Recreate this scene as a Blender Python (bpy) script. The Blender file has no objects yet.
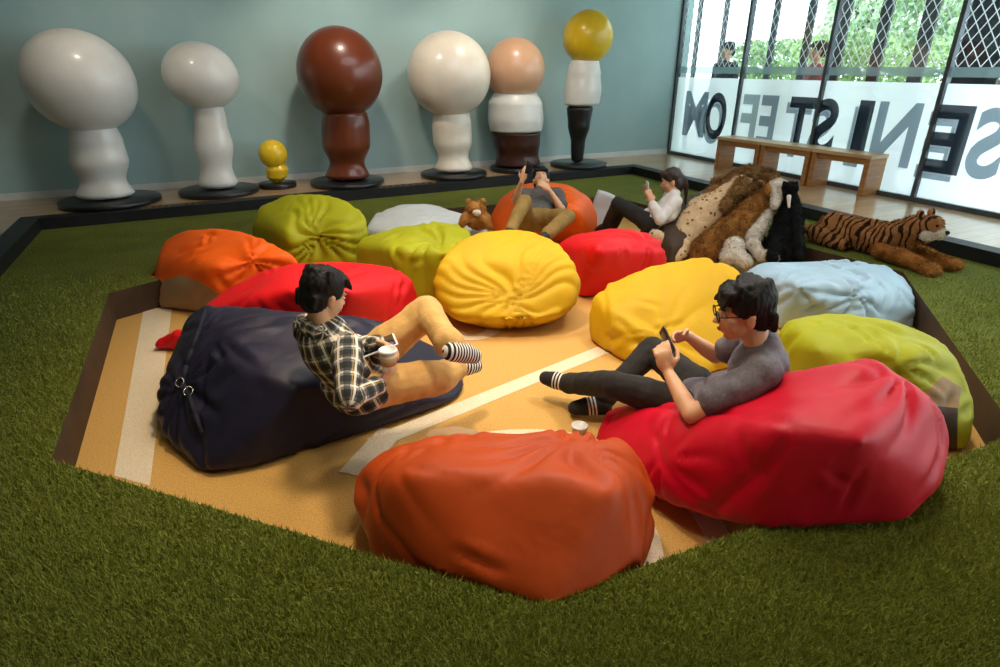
import bpy, bmesh, math, random
import numpy as np
from mathutils import Vector, Matrix, noise
random.seed(7)
SC = bpy.context.scene
COL = SC.collection
# ------------------------------------------------------------------ camera
FPX, TH, EYE = 600.0, math.radians(24), 1.42
cam_d = bpy.data.cameras.new('camera'); cam = bpy.data.objects.new('camera', cam_d); COL.objects.link(cam)
cam.location = (0, 0, EYE); cam.rotation_euler = (math.pi/2 - TH, 0, 0)
cam_d.sensor_width = 36; cam_d.lens = FPX*36/1000; cam_d.clip_start = .02; cam_d.clip_end = 200
SC.camera = cam
# ------------------------------------------------------------------ world, sun, lamps, exposure
SC.view_settings.view_transform = 'Standard'; SC.view_settings.look = 'None'
SC.view_settings.gamma = 1; SC.view_settings.use_curve_mapping = False
SC.view_settings.exposure = 0.0
w = bpy.data.worlds.new('world'); SC.world = w; w.use_nodes = True
w.node_tree.nodes['Background'].inputs[0].default_value = (.86, .95, 1, 1)
w.node_tree.nodes['Background'].inputs[1].default_value = 4.2
sd = bpy.data.lights.new('sun', 'SUN'); sd.energy = 2.2; sd.angle = .3; sd.color = (1, .97, .9)
so = bpy.data.objects.new('sun', sd); COL.objects.link(so); so.rotation_euler = (math.radians(48), 0, math.radians(-35))
def area(name, loc, aim, power, size, color, spread=180):
    d = bpy.data.lights.new(name, 'AREA'); d.energy = power; d.size = size; d.color = color; d.shape = 'DISK'; d.spread = math.radians(spread)
    o = bpy.data.objects.new(name, d); COL.objects.link(o); o.location = loc
    o.rotation_euler = (Vector(aim)-Vector(loc)).to_track_quat('-Z', 'Y').to_euler(); return o
def spot(name, loc, aim, power, ang, color, r=.12, blend=.8):
    d = bpy.data.lights.new(name, 'SPOT'); d.energy = power; d.spot_size = math.radians(ang); d.spot_blend = blend; d.color = color; d.shadow_soft_size = r
    o = bpy.data.objects.new(name, d); COL.objects.link(o); o.location = loc
    o.rotation_euler = (Vector(aim)-Vector(loc)).to_track_quat('-Z', 'Y').to_euler(); return o
WARM = (1, .80, .56)
spot('ceiling_spot_pit', (-.4, 2.7, 3.0), (-.3, 2.9, -.2), 250, 82, WARM, .18)
spot('ceiling_spot_pit_back', (-.9, 4.2, 3.0), (-.8, 4.3, 0), 130, 85, WARM, .18)
spot('ceiling_spot_right', (1.6, 3.0, 3.0), (1.4, 2.8, 0), 150, 90, (1, .85, .68), .2)
spot('ceiling_spot_front', (.2, 1.1, 3.0), (.2, 1.5, 0), 80, 100, (1, .86, .66), .25)
for i, (x, y, pw) in enumerate([(-3.3, 5.2, 50), (-1.4, 6.3, 120), (.3, 7.2, 110)]):
    spot('ceiling_spot_wall', (x, y, 3.05), (x-.45, y+1.6, .9), pw, 85, (1, .86, .7), .12)
area('overhead_fill', (.6, 4.2, 3.1), (.6, 4.2, 0), 75, 3.0, (.95, .97, 1))  # added soft fill light from above, not a fixture of the room
# ------------------------------------------------------------------ helpers
CT, ST = math.cos(TH), math.sin(TH)
def ray(px, py):
    a, b = (px-500)/FPX, (333.5-py)/FPX
    return Vector((a, CT+b*ST, -ST+b*CT))
def at(px, py, z):                       # photograph point at a known height
    r = ray(px, py); return Vector((0, 0, EYE)) + r*((z-EYE)/r.z)
def dep(px, py, t):                      # photograph point at a known distance
    return Vector((0, 0, EYE)) + ray(px, py)*t
def reach(px, py, prev, L, far=True):    # photograph point a bone's length away from prev
    r = ray(px, py); o = Vector((0, 0, EYE))-prev
    a, b, c = r.dot(r), 2*r.dot(o), o.dot(o)-L*L
    D = b*b-4*a*c
    t = -b/(2*a) if D < 0 else (-b+(math.sqrt(D) if far else -math.sqrt(D)))/(2*a)
    return Vector((0, 0, EYE))+r*t
def lin(c):
    if isinstance(c, str):
        c = [int(c[i:i+2], 16)/255 for i in (0, 2, 4)]
    return tuple((v/12.92 if v <= .04045 else ((v+.055)/1.055)**2.4) for v in c[:3])+(1,)
def tag(o, label=None, cat=None, group=None, kind=None):
    if label: o['label'] = label
    if cat: o['category'] = cat
    if group: o['group'] = group
    if kind: o['kind'] = kind
    return o
def empty(name, loc, rz=0):
    o = bpy.data.objects.new(name, None); COL.objects.link(o); o.location = loc; o.rotation_euler = (0, 0, rz)
    o.empty_display_size = .1; return o
def link(name, me, mat, parent=None, keep=True):
    o = bpy.data.objects.new(name, me); COL.objects.link(o)
    for m in (mat if isinstance(mat, list) else [mat]): me.materials.append(m)
    if parent:
        o.parent = parent
        if keep: o.matrix_parent_inverse = Matrix.Translation(parent.location).inverted() if parent.type == 'EMPTY' and parent.parent is None and parent.rotation_euler[2] == 0 else parent.matrix_basis.inverted()
    return o
def mesh_of(bm, name='m', smooth=True):
    me = bpy.data.meshes.new(name); bm.to_mesh(me); bm.free()
    me.polygons.foreach_set('use_smooth', [smooth]*len(me.polygons)); return me
# --- materials
def nt(name):
    m = bpy.data.materials.new(name); m.use_nodes = True
    return m, m.node_tree.nodes, m.node_tree.links, m.node_tree.nodes['Principled BSDF']
def mat(name, c1, c2=None, rough=.6, nscale=8, bump=0, bscale=60, sheen=0, metal=0, spec=.5, coat=0, stretch=(1, 1, 1)):
    m, N, L, P = nt(name)
    P.inputs['Roughness'].default_value = rough; P.inputs['Metallic'].default_value = metal
    P.inputs['Specular IOR Level'].default_value = spec
    P.inputs['Sheen Weight'].default_value = sheen; P.inputs['Coat Weight'].default_value = coat
    tc = N.new('ShaderNodeTexCoord'); mp = N.new('ShaderNodeMapping'); mp.inputs['Scale'].default_value = stretch
    L.new(tc.outputs['Object'], mp.inputs[0])
    if c2 is None:
        a = lin(c1); c2c = tuple(v*.86 for v in a[:3])+(1,)
    else: c2c = lin(c2)
    n = N.new('ShaderNodeTexNoise'); n.inputs['Scale'].default_value = nscale; n.inputs['Detail'].default_value = 4
    L.new(mp.outputs[0], n.inputs['Vector'])
    mx = N.new('ShaderNodeMix'); mx.data_type = 'RGBA'; mx.inputs[6].default_value = lin(c1); mx.inputs[7].default_value = c2c
    cr = N.new('ShaderNodeMapRange'); cr.inputs[1].default_value = .35; cr.inputs[2].default_value = .65
    L.new(n.outputs[0], cr.inputs[0]); L.new(cr.outputs[0], mx.inputs[0]); L.new(mx.outputs[2], P.inputs['Base Color'])
    if bump:
        b = N.new('ShaderNodeTexNoise'); b.inputs['Scale'].default_value = bscale; b.inputs['Detail'].default_value = 3
        L.new(mp.outputs[0], b.inputs['Vector'])
        bn = N.new('ShaderNodeBump'); bn.inputs['Strength'].default_value = bump; bn.inputs['Distance'].default_value = .01
        L.new(b.outputs[0], bn.inputs['Height']); L.new(bn.outputs[0], P.inputs['Normal'])
    return m
def cloth(name, c, rough=.5, c2=None, sheen=.0):
    m = mat(name, c, c2, rough=rough, nscale=3, bump=.35, bscale=14, sheen=sheen, spec=.32)
    N, L = m.node_tree.nodes, m.node_tree.links
    tx = [n for n in N if n.type == 'TEX_NOISE'][-1]; tx.inputs['Distortion'].default_value = .5; tx.inputs['Detail'].default_value = 2
    tx.inputs['Scale'].default_value = 7; [n for n in N if n.type == 'BUMP'][0].inputs['Distance'].default_value = .014
    return m
# --- shape builders
def add_box(bm, c, s, R=None, bev=0):
    M = Matrix.Translation(c) @ (R.to_4x4() if R else Matrix()) @ Matrix.Diagonal((*s, 1))
    r = bmesh.ops.create_cube(bm, size=1, matrix=M)
    if bev:
        es = list({e for v in r['verts'] for e in v.link_edges})
        bmesh.ops.bevel(bm, geom=es, offset=bev, segments=2, affect='EDGES', profile=.5)
def add_ell(bm, c, rad, axes=None, seg=20):
    R = Matrix(axes).transposed().to_4x4() if axes else Matrix()
    bmesh.ops.create_uvsphere(bm, u_segments=seg, v_segments=max(8, seg*2//3), radius=1, matrix=Matrix.Translation(c) @ R @ Matrix.Diagonal((*rad, 1)))
def add_cap(bm, a, b, ra, rb=None, seg=14, flat=1):
    a, b = Vector(a), Vector(b); rb = ra if rb is None else rb
    d = b-a; L = d.length
    add_ell(bm, a, (ra, ra, ra), seg=seg); add_ell(bm, b, (rb, rb, rb), seg=seg)
    if L > 1e-4:
        M = Matrix.Translation((a+b)/2) @ d.to_track_quat('Z', 'Y').to_matrix().to_4x4()
        bmesh.ops.create_cone(bm, cap_ends=True, segments=seg, radius1=ra, radius2=rb, depth=L, matrix=M)
def add_lathe(bm, prof, c=(0, 0, 0), seg=40, M=None):
    M = M or Matrix.Translation(c); rings = []
    for r, z in prof:
        if r < 1e-5: rings.append([bm.verts.new(M @ Vector((0, 0, z)))])
        else: rings.append([bm.verts.new(M @ Vector((r*math.cos(2*math.pi*k/seg), r*math.sin(2*math.pi*k/seg), z))) for k in range(seg)])
    for A, B in zip(rings, rings[1:]):
        for k in range(seg):
            q = [A[k % len(A)], A[(k+1) % len(A)], B[(k+1) % len(B)], B[k % len(B)]]
            u = []
            for v in q:
                if v not in u: u.append(v)
            if len(u) > 2: bm.faces.new(u)
def add_tube(bm, pts, r, seg=8):
    for a, b in zip(pts, pts[1:]): add_cap(bm, a, b, r, seg=seg)
def remesh(bm, voxel, it=4, name='m', fac=.5):
    me = bpy.data.meshes.new(name); bm.to_mesh(me); bm.free()
    o = bpy.data.objects.new('t', me); COL.objects.link(o)
    m = o.modifiers.new('r', 'REMESH'); m.mode = 'VOXEL'; m.voxel_size = voxel; m.adaptivity = 0
    if it:
        s = o.modifiers.new('s', 'SMOOTH'); s.factor = fac; s.iterations = it
    dg = bpy.context.evaluated_depsgraph_get(); dg.update()
    out = bpy.data.meshes.new_from_object(o.evaluated_get(dg))
    bpy.data.objects.remove(o); bpy.data.meshes.remove(me)
    out.name = name
    out.polygons.foreach_set('use_smooth', [True]*len(out.polygons)); return out
def getv(me):
    a = np.empty(len(me.vertices)*3); me.vertices.foreach_get('co', a); return a.reshape(-1, 3)
def cloth_coords(me, bones, off):       # lays a woven pattern along each sleeve and round the trunk
    v = getv(me); best = np.full(len(v), 1e9); uv = np.zeros((len(v), 3))
    for a, b, r in bones:
        a, b = np.array(a), np.array(b); d = b-a; L = np.linalg.norm(d); d = d/L; t = np.clip((v-a)@d, 0, L); q = v-a-np.outer(t, d); dist = np.linalg.norm(q, axis=1)/r
        t1 = np.cross(d, [.2, .9, .3]); t1 /= np.linalg.norm(t1); t2 = np.cross(d, t1); ang = np.arctan2(q@t2, q@t1)
        k = dist < best; best[k] = dist[k]; uv[k, 0] = ((v-a)@d)[k]; uv[k, 1] = (ang*r)[k]
    at_ = me.attributes.new('cloth', 'FLOAT_VECTOR', 'POINT'); at_.data.foreach_set('vector', uv.ravel())
def getn(me):
    a = np.empty(len(me.vertices)*3); me.vertex_normals.foreach_get('vector', a); return a.reshape(-1, 3)
def setv(me, v): me.vertices.foreach_set('co', v.ravel()); me.update()
def roughen(me, amp, scale, seed=0, stretch=(1, 1, 1), out=0.0):
    v, n = getv(me), getn(me); S = Vector(stretch)*scale; off = Vector((seed*7.3, seed*3.1, seed*1.7))
    d = np.array([noise.noise(Vector((p[0]*S.x, p[1]*S.y, p[2]*S.z))+off) for p in v])
    setv(me, v+n*(d*amp+out)[:, None])
# ------------------------------------------------------------------ key places on the floor
PITZ, PLAT = -.2, .1
PIT = [at(*p, 0) for p in [(51, 460), (537, 604), (1018, 434), (903, 272), (770, 238), (612, 196), (435, 209), (109, 293)]]
EDGE = [at(*p, 0) for p in [(-260, 640), (-60, 345), (42, 230), (632, 174), (980, 263), (1290, 340)]]
CORNER = at(668, 153, PLAT); WL = at(0, 201, PLAT); WR = at(1000, 218.4, PLAT)
uA = (CORNER-WL); uA.z = 0; uA.normalize()          # along the teal wall
uB = (WR-CORNER); uB.z = 0; uB.normalize()          # along the window wall
nA = Vector((uA.y, -uA.x, 0)); nB = Vector((uB.y, -uB.x, 0))      # into the room
PX = np.array([[p.x, p.y] for p in PIT])
def in_pit(x, y, m=0.0):
    c = PX.mean(0); P = c+(PX-c)*(1+m) if m else PX
    r = np.zeros(len(x), bool); j = len(P)-1
    for i in range(len(P)):
        xi, yi, xj, yj = P[i][0], P[i][1], P[j][0], P[j][1]
        r ^= ((yi > y) != (yj > y)) & (x < (xj-xi)*(y-yi)/(yj-yi+1e-12)+xi); j = i
    return r
def settle(v, m=.004):
    ctr = PX.mean(0); bad = (~in_pit(v[:, 0], v[:, 1], -.012)) & (v[:, 2] < -.015)
    idx = np.where(bad)[0]
    if len(idx):                         # cloth pressed against the pit's wall stays inside it
        P = v[idx][:, :2]; Q = ctr+(PX-ctr)*.985; best = np.full(len(P), 1e9); out = P.copy()
        for i in range(len(Q)):
            A, B = Q[i], Q[(i+1) % len(Q)]; u = np.clip(((P-A)@(B-A))/((B-A)@(B-A)), 0, 1)[:, None]; q = A+u*(B-A); dd = np.linalg.norm(P-q, axis=1)
            k = dd < best; best[k] = dd[k]; out[k] = q[k]
        near = best < .14; v[idx[near], 0] = out[near][:, 0]; v[idx[near], 1] = out[near][:, 1]
    g = np.where(in_pit(v[:, 0], v[:, 1]), PITZ, 0.0)+m
    v[:, 2] = np.maximum(v[:, 2], g)
    # push what is below turf level away from the pit's wall
    return v
# ------------------------------------------------------------------ structure
def turf_mat():
    m, N, L, P = nt('artificial turf'); P.inputs['Roughness'].default_value = .9; P.inputs['Specular IOR Level'].default_value = .15
    tc = N.new('ShaderNodeTexCoord')
    n = N.new('ShaderNodeTexNoise'); n.inputs['Scale'].default_value = 90; n.inputs['Detail'].default_value = 5; L.new(tc.outputs['Object'], n.inputs[0])
    n2 = N.new('ShaderNodeTexNoise'); n2.inputs['Scale'].default_value = 3; L.new(tc.outputs['Object'], n2.inputs[0])
    r = N.new('ShaderNodeValToRGB'); L.new(n.outputs[0], r.inputs[0])
    r.color_ramp.elements[0].position = .34; r.color_ramp.elements[0].color = lin('3d440f')
    r.color_ramp.elements[1].position = .68; r.color_ramp.elements[1].color = lin('96a044')
    mx = N.new('ShaderNodeMix'); mx.data_type = 'RGBA'; mx.blend_type = 'MULTIPLY'; mx.inputs[0].default_value = .5
    L.new(r.outputs[0], mx.inputs[6]); L.new(n2.outputs[0], mx.inputs[7]); L.new(mx.outputs[2], P.inputs['Base Color'])
    b = N.new('ShaderNodeBump'); b.inputs['Strength'].default_value = .9; b.inputs['Distance'].default_value = .012
    L.new(n.outputs[0], b.inputs['Height']); L.new(b.outputs[0], P.inputs['Normal']); return m
M_turf = turf_mat()
M_pitwall = mat('pit wall brown', '4a3520', '3a2816', .7, 6)
def poly_ring(outer, inner, z):
    bm = bmesh.new(); es = []
    for loop in (outer, inner):
        vs = [bm.verts.new((p[0], p[1], z)) for p in loop]
        es += [bm.edges.new((vs[i], vs[(i+1) % len(vs)])) for i in range(len(vs))]
    bmesh.ops.triangle_fill(bm, use_beauty=True, edges=es); return bm
def ngon(bm, pts, z=None):
    f = bm.faces.new([bm.verts.new((p[0], p[1], p[2] if z is None else z)) for p in pts]); return f
OUT = [(-9, -2.6), (9, -2.6), (9, 12.5), (-9, 12.5)]
bm = poly_ring(OUT, PIT, 0)
me = mesh_of(bm, 'floor', False)
for p in me.polygons:
    if p.normal.z < 0: p.flip()
tag(link('floor', me, M_turf), kind='structure')
bm = bmesh.new()
n = len(PIT)
for i in range(n):
    a, b = PIT[i], PIT[(i+1) % n]
    bm.faces.new([bm.verts.new(q) for q in ((a.x, a.y, 0), (b.x, b.y, 0), (b.x, b.y, PITZ), (a.x, a.y, PITZ))])
tag(link('wall_pit', mesh_of(bm, 'wall_pit', False), M_pitwall), kind='structure')  # brown side wall of the pit, from turf down to carpet
M_carpet = mat('tan carpet', 'dbae66', 'c69a54', .95, 130, .5, 220, spec=.1)
M_white = mat('white carpet inlay', 'ecdcc0', 'dccaa8', .95, 130, .5, 220, spec=.1)
bm = bmesh.new(); c = sum(PIT, Vector())/n
ngon(bm, [c+(p-c)*1.01 for p in PIT], PITZ)
me = mesh_of(bm, 'floor_pit', False)
if me.polygons[0].normal.z < 0: me.polygons[0].flip()
pitfloor = tag(link('floor_pit', me, M_carpet), kind='structure')
ZM = .002
def marking(pts):
    bm = bmesh.new(); ngon(bm, pts, PITZ+ZM)
    me = mesh_of(bm, 'floor_marking', False)
    if me.polygons[0].normal.z < 0: me.polygons[0].flip()
    o = link('floor_marking', me, M_white, pitfloor); return o
def stripe(a, b, w):
    d = (b-a).normalized(); s = Vector((-d.y, d.x, 0))*w/2
    marking([a-s, b-s, b+s, a+s])
marking([at(*p, PITZ) for p in [(144, 307), (173, 300), (150, 486), (114, 476)]])
sA, sB = at(603, 350, PITZ), at(372, 444, PITZ)
stripe(sB-(sA-sB)*.0, sA+(sA-sB)*.55, .105)
ZM = .0032
stripe(at(392, 430, PITZ), at(352, 475, PITZ), .13)
def arc_mark(c, r0, r1, a0, a1, k=40):
    bm = bmesh.new(); A = []
    for i in range(k+1):
        t = math.radians(a0+(a1-a0)*i/k)
        A.append((bm.verts.new((c.x+r0*math.cos(t), c.y+r0*math.sin(t), PITZ+.0025)), bm.verts.new((c.x+r1*math.cos(t), c.y+r1*math.sin(t), PITZ+.0045))))
    for (a, b), (d, e) in zip(A, A[1:]): bm.faces.new((a, b, e, d))
    link('floor_marking', mesh_of(bm, 'floor_marking', False), M_white, pitfloor)
cc = at(530, 432, PITZ); arc_mark(Vector((.13, cc.y-.72, 0)), .64, .74, -62, 150)
arc_mark(Vector((.13, cc.y-.72, 0)), .40, .47, -80, 200)
def text_mesh(s, size, bold=0.0, mirror=False, name='lettering', extr=0.0):
    cu = bpy.data.curves.new(name, 'FONT'); cu.body = s; cu.size = size; cu.offset = bold; cu.extrude = extr; cu.align_x = 'CENTER'; cu.resolution_u = 6
    o = bpy.data.objects.new('t', cu); COL.objects.link(o)
    dg = bpy.context.evaluated_depsgraph_get(); dg.update()
    me = bpy.data.meshes.new_from_object(o.evaluated_get(dg)); bpy.data.objects.remove(o); me.name = name
    return me
d = (sA-sB).normalized()
for ch, (px, py) in (('O', (418, 352)), ('U', (487, 336)), ('U', (556, 310)), ('R', (612, 290))):
    me = text_mesh(ch, .52, .022); p = at(px, py, PITZ+.003)
    if ch == 'O': continue
    s = Vector((-d.y, d.x, 0)); M = Matrix(((d.x, s.x, 0, p.x), (d.y, s.y, 0, p.y), (0, 0, 1, p.z), (0, 0, 0, 1)))
    me.transform(M); link('floor_lettering', me, M_white, pitfloor)
# platform of wood round the turf
def wood_mat(name, c1, c2, c3, rough, coat, ang, plank=.12, length=1.2):
    m, N, L, P = nt(name); P.inputs['Roughness'].default_value = rough; P.inputs['Coat Weight'].default_value = coat; P.inputs['Coat Roughness'].default_value = .12
    tc = N.new('ShaderNodeTexCoord'); mp = N.new('ShaderNodeMapping'); mp.inputs['Rotation'].default_value = (0, 0, -ang); L.new(tc.outputs['Object'], mp.inputs[0])
    br = N.new('ShaderNodeTexBrick'); br.inputs['Scale'].default_value = 1; br.inputs['Brick Width'].default_value = length; br.inputs['Row Height'].default_value = plank
    br.inputs['Mortar Size'].default_value = .002; br.inputs['Color1'].default_value = lin(c1); br.inputs['Color2'].default_value = lin(c2); br.inputs['Mortar'].default_value = lin(c3)
    L.new(mp.outputs[0], br.inputs[0])
    n = N.new('ShaderNodeTexNoise'); n.inputs['Scale'].default_value = 5; n.inputs['Detail'].default_value = 6
    m2 = N.new('ShaderNodeMapping'); m2.inputs['Scale'].default_value = (1, 12, 1); L.new(mp.outputs[0], m2.inputs[0]); L.new(m2.outputs[0], n.inputs[0])
    mx = N.new('ShaderNodeMix'); mx.data_type = 'RGBA'; mx.blend_type = 'MULTIPLY'; mx.inputs[0].default_value = .35
    L.new(br.outputs[0], mx.inputs[6]); L.new(n.outputs[0], mx.inputs[7]); L.new(mx.outputs[2], P.inputs['Base Color']); return m
angA = math.atan2(uA.y, uA.x)
M_wood = wood_mat('pale wood floor', 'd2ac80', 'c09a6c', '7a5a3a', .3, .6, angA)
M_black = mat('black painted edge', '1b1d20', '141518', .5, 9, spec=.4)
def offset_poly(P, dist):
    out = []
    for i in range(len(P)):
        a = P[max(i-1, 0)]; b = P[i]; c = P[min(i+1, len(P)-1)]
        d1 = (b-a) if i else (c-b); d2 = (c-b) if i < len(P)-1 else (b-a)
        n1 = Vector((-d1.y, d1.x, 0)).normalized(); n2 = Vector((-d2.y, d2.x, 0)).normalized()
        nn = (n1+n2).normalized(); out.append(b+nn*dist/max(.3, nn.dot(n1)))
    return out
E2 = offset_poly(EDGE, .17)
far = [Vector((-9.2, -2.6, 0)), Vector((-9.2, 5, 0)), WL-uA*3, CORNER-uA*.0+Vector((0, 0, 0)), CORNER+uB*11]
# wood surface: strip between the black edge and the room's walls
bm = bmesh.new()
poly = [*E2, WR+uB*3.5, CORNER+uB*.02, WL-uA*4.2, Vector((-8.6, -1.5, 0))]
es = []; vs = [bm.verts.new((p.x, p.y, PLAT)) for p in poly]
es = [bm.edges.new((vs[i], vs[(i+1) % len(vs)])) for i in range(len(vs))]
bmesh.ops.triangle_fill(bm, use_beauty=True, edges=es)
me = mesh_of(bm, 'floor_platform', False)
for p in me.polygons:
    if p.normal.z < 0: p.flip()
tag(link('floor_platform', me, M_wood), kind='structure')
bm = bmesh.new()
for (a, b, a2, b2) in zip(EDGE, EDGE[1:], E2, E2[1:]):
    lo = [Vector((p.x, p.y, 0)) for p in (a, b)]; hi = [Vector((p.x, p.y, PLAT+.006)) for p in (a, b, b2, a2)]
    bm.faces.new([bm.verts.new(q) for q in (lo[0], lo[1], hi[1], hi[0])])
    bm.faces.new([bm.verts.new(q) for q in hi])
    bo = [Vector((p.x, p.y, PLAT)) for p in (a2, b2)]
    bm.faces.new([bm.verts.new(q) for q in (bo[1], bo[0], hi[3], hi[2])])
bmesh.ops.remove_doubles(bm, verts=bm.verts, dist=1e-4)
trim = tag(link('trim_1', mesh_of(bm, 'trim_1', False), M_black), kind='structure')
# worn gold lettering on the black edge (illegible in the photograph)
M_gold = mat('gold lettering', 'b08a3a', 'c79f4a', .5, 20, metal=.3)
random.seed(3)
ea, eb = E2[2], E2[3]; ed = (eb-ea).normalized(); en = Vector((-ed.y, ed.x, 0))
for px0, px1 in ((142, 196), (380, 432)):
    bm = bmesh.new(); k = 9
    for i in range(k):
        px = px0+(px1-px0)*i/(k-1)
        r = ray(px, 200); t = 1.0                     # walk along the edge line to this column
        tt = (ea.y*r.x-ea.x*r.y)/(ed.x*r.y-ed.y*r.x); p = ea+ed*tt-en*.085; p.z = PLAT+.0075
        R = Matrix((ed, en, (0, 0, 1))).transposed()
        h = .055
        for b in random.choice([[(-.014, 0, .006, h), (.014, 0, .006, h), (0, 0, .03, .006)], [(-.014, 0, .006, h), (0, h/2, .03, .006), (0, -h/2, .03, .006)], [(0, 0, .007, h), (0, h/2, .03, .006)], [(-.014, 0, .006, h), (0, h/2, .03, .006), (0, 0, .026, .006)]]):
            add_box(bm, p+ed*b[0]+en*b[1], (b[2], b[3], .002), R)
    link('edge_lettering', mesh_of(bm, 'edge_lettering', False), M_gold, trim)
# walls
M_teal = mat('teal painted wall', 'a6c3c4', '9fbdbe', .75, 2, .04, 80, spec=.3)
M_cream = mat('pale ceiling', 'cfcac0', 'c5c0b6', .9, 3)
M_basebd = mat('white baseboard', 'd9dcda', 'cfd3d1', .5, 6)
def slab(name, a, b, z0, z1, th, nrm, m):
    bm = bmesh.new(); q = [a, b, b-nrm*th, a-nrm*th]
    lo = [bm.verts.new((p.x, p.y, z0)) for p in q]; hi = [bm.verts.new((p.x, p.y, z1)) for p in q]
    for i in range(4): bm.faces.new((lo[i], lo[(i+1) % 4], hi[(i+1) % 4], hi[i]))
    bm.faces.new(hi); bm.faces.new(lo[::-1]); bmesh.ops.recalc_face_normals(bm, faces=bm.faces)
    return tag(link(name, mesh_of(bm, name, False), m), kind='structure')
CEIL = 3.25
slab('wall_back', WL-uA*4, CORNER+uA*.2, 0, CEIL, .2, nA, M_teal)
slab('baseboard_back', WL-uA*4+nA*.015, CORNER+nA*.015, PLAT, PLAT+.075, .015, nA, M_basebd)
slab('wall_left', Vector((-8.9, -2.6, 0)), Vector((-8.9, 5.6, 0)), 0, CEIL, .2, Vector((1, 0, 0)), M_teal)
slab('wall_rear', Vector((-9, -2.6, 0)), Vector((9, -2.6, 0)), 0, CEIL, .2, Vector((0, 1, 0)), M_cream)
bm = bmesh.new(); cr = CORNER+uA*.5
ngon(bm, [Vector((-9.2, -2.8, 0)), Vector((8.6, -2.8, 0)), CORNER+uB*6.5+uA*.35, CORNER+uA*.35+nA*-.3, WL-uA*4.4-nA*.3], CEIL)
tag(link('ceiling', mesh_of(bm, 'ceiling', False), M_cream), kind='structure')
# ------------------------------------------------------------------ window wall
M_frame = mat('dark grey window frame', '5c656b', '4a5257', .4, 5, metal=.4)
def glass_mat():
    m, N, L, P = nt('clear window glass'); N.remove(P)
    t = N.new('ShaderNodeBsdfTransparent'); t.inputs[0].default_value = (.93, .98, .98, 1)
    g = N.new('ShaderNodeBsdfGlossy'); g.inputs['Roughness'].default_value = .03
    mx = N.new('ShaderNodeMixShader'); mx.inputs[0].default_value = .06
    L.new(t.outputs[0], mx.inputs[1]); L.new(g.outputs[0], mx.inputs[2]); L.new(mx.outputs[0], N['Material Output'].inputs[0]); return m
def film_mat(name, c, alpha, transl=.6):
    m, N, L, P = nt(name); N.remove(P)
    t = N.new('ShaderNodeBsdfTransparent'); d = N.new('ShaderNodeBsdfDiffuse'); tl = N.new('ShaderNodeBsdfTranslucent')
    d.inputs[0].default_value = lin(c); tl.inputs[0].default_value = lin(c)
    a = N.new('ShaderNodeMixShader'); a.inputs[0].default_value = transl; L.new(d.outputs[0], a.inputs[1]); L.new(tl.outputs[0], a.inputs[2])
    mx = N.new('ShaderNodeMixShader'); mx.inputs[0].default_value = alpha
    L.new(t.outputs[0], mx.inputs[1]); L.new(a.outputs[0], mx.inputs[2]); L.new(mx.outputs[0], N['Material Output'].inputs[0]); return m
M_glass = glass_mat()
M_film = film_mat('white frosted film', 'eef4f6', .88, .8)
M_dark = film_mat('clear cut lettering', '1c2a3e', .93, .1)
M_mid = film_mat('blue grey lettering shade', '7f95a5', .85, .4)
M_lat = film_mat('white lattice film', 'dfe6ea', .85, .6)
M_band = film_mat('grey green film band', '7f9698', .75, .5)
GB, GT = PLAT+.03, CEIL
def wp(s, z): p = CORNER+uB*s; return Vector((p.x, p.y, z))
def s_of(px, py):                        # distance along the window wall of a photograph column
    r = ray(px, py); a = CORNER; return (a.y*r.x-a.x*r.y)/(uB.x*r.y-uB.y*r.x)
def z_of(px, py):
    s = s_of(px, py); p = CORNER+uB*s; r = ray(px, py); return EYE+r.z*(p.y/r.y)
MUL = [.03, s_of(734, 134), s_of(812, 144.6), s_of(913, 200)]; step = MUL[3]-MUL[2]; MUL += [MUL[3]+step, MUL[3]+2*step, MUL[3]+3*step]
zB0 = GB+.02; zB1 = z_of(840, 81); zG0 = z_of(840, 75.5); zG1 = z_of(840, 67)
Rw = Matrix((uB, nB, (0, 0, 1))).transposed()
def wbox(bm, s0, s1, z0, z1, off=0, th=.01):
    c = wp((s0+s1)/2, (z0+z1)/2)+nB*off; add_box(bm, c, (abs(s1-s0), th, z1-z0), Rw)
def wquad(bm, pts, off):
    f = bm.faces.new([bm.verts.new(wp(s, z)+nB*off) for s, z in pts]); return f
wins = []
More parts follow.
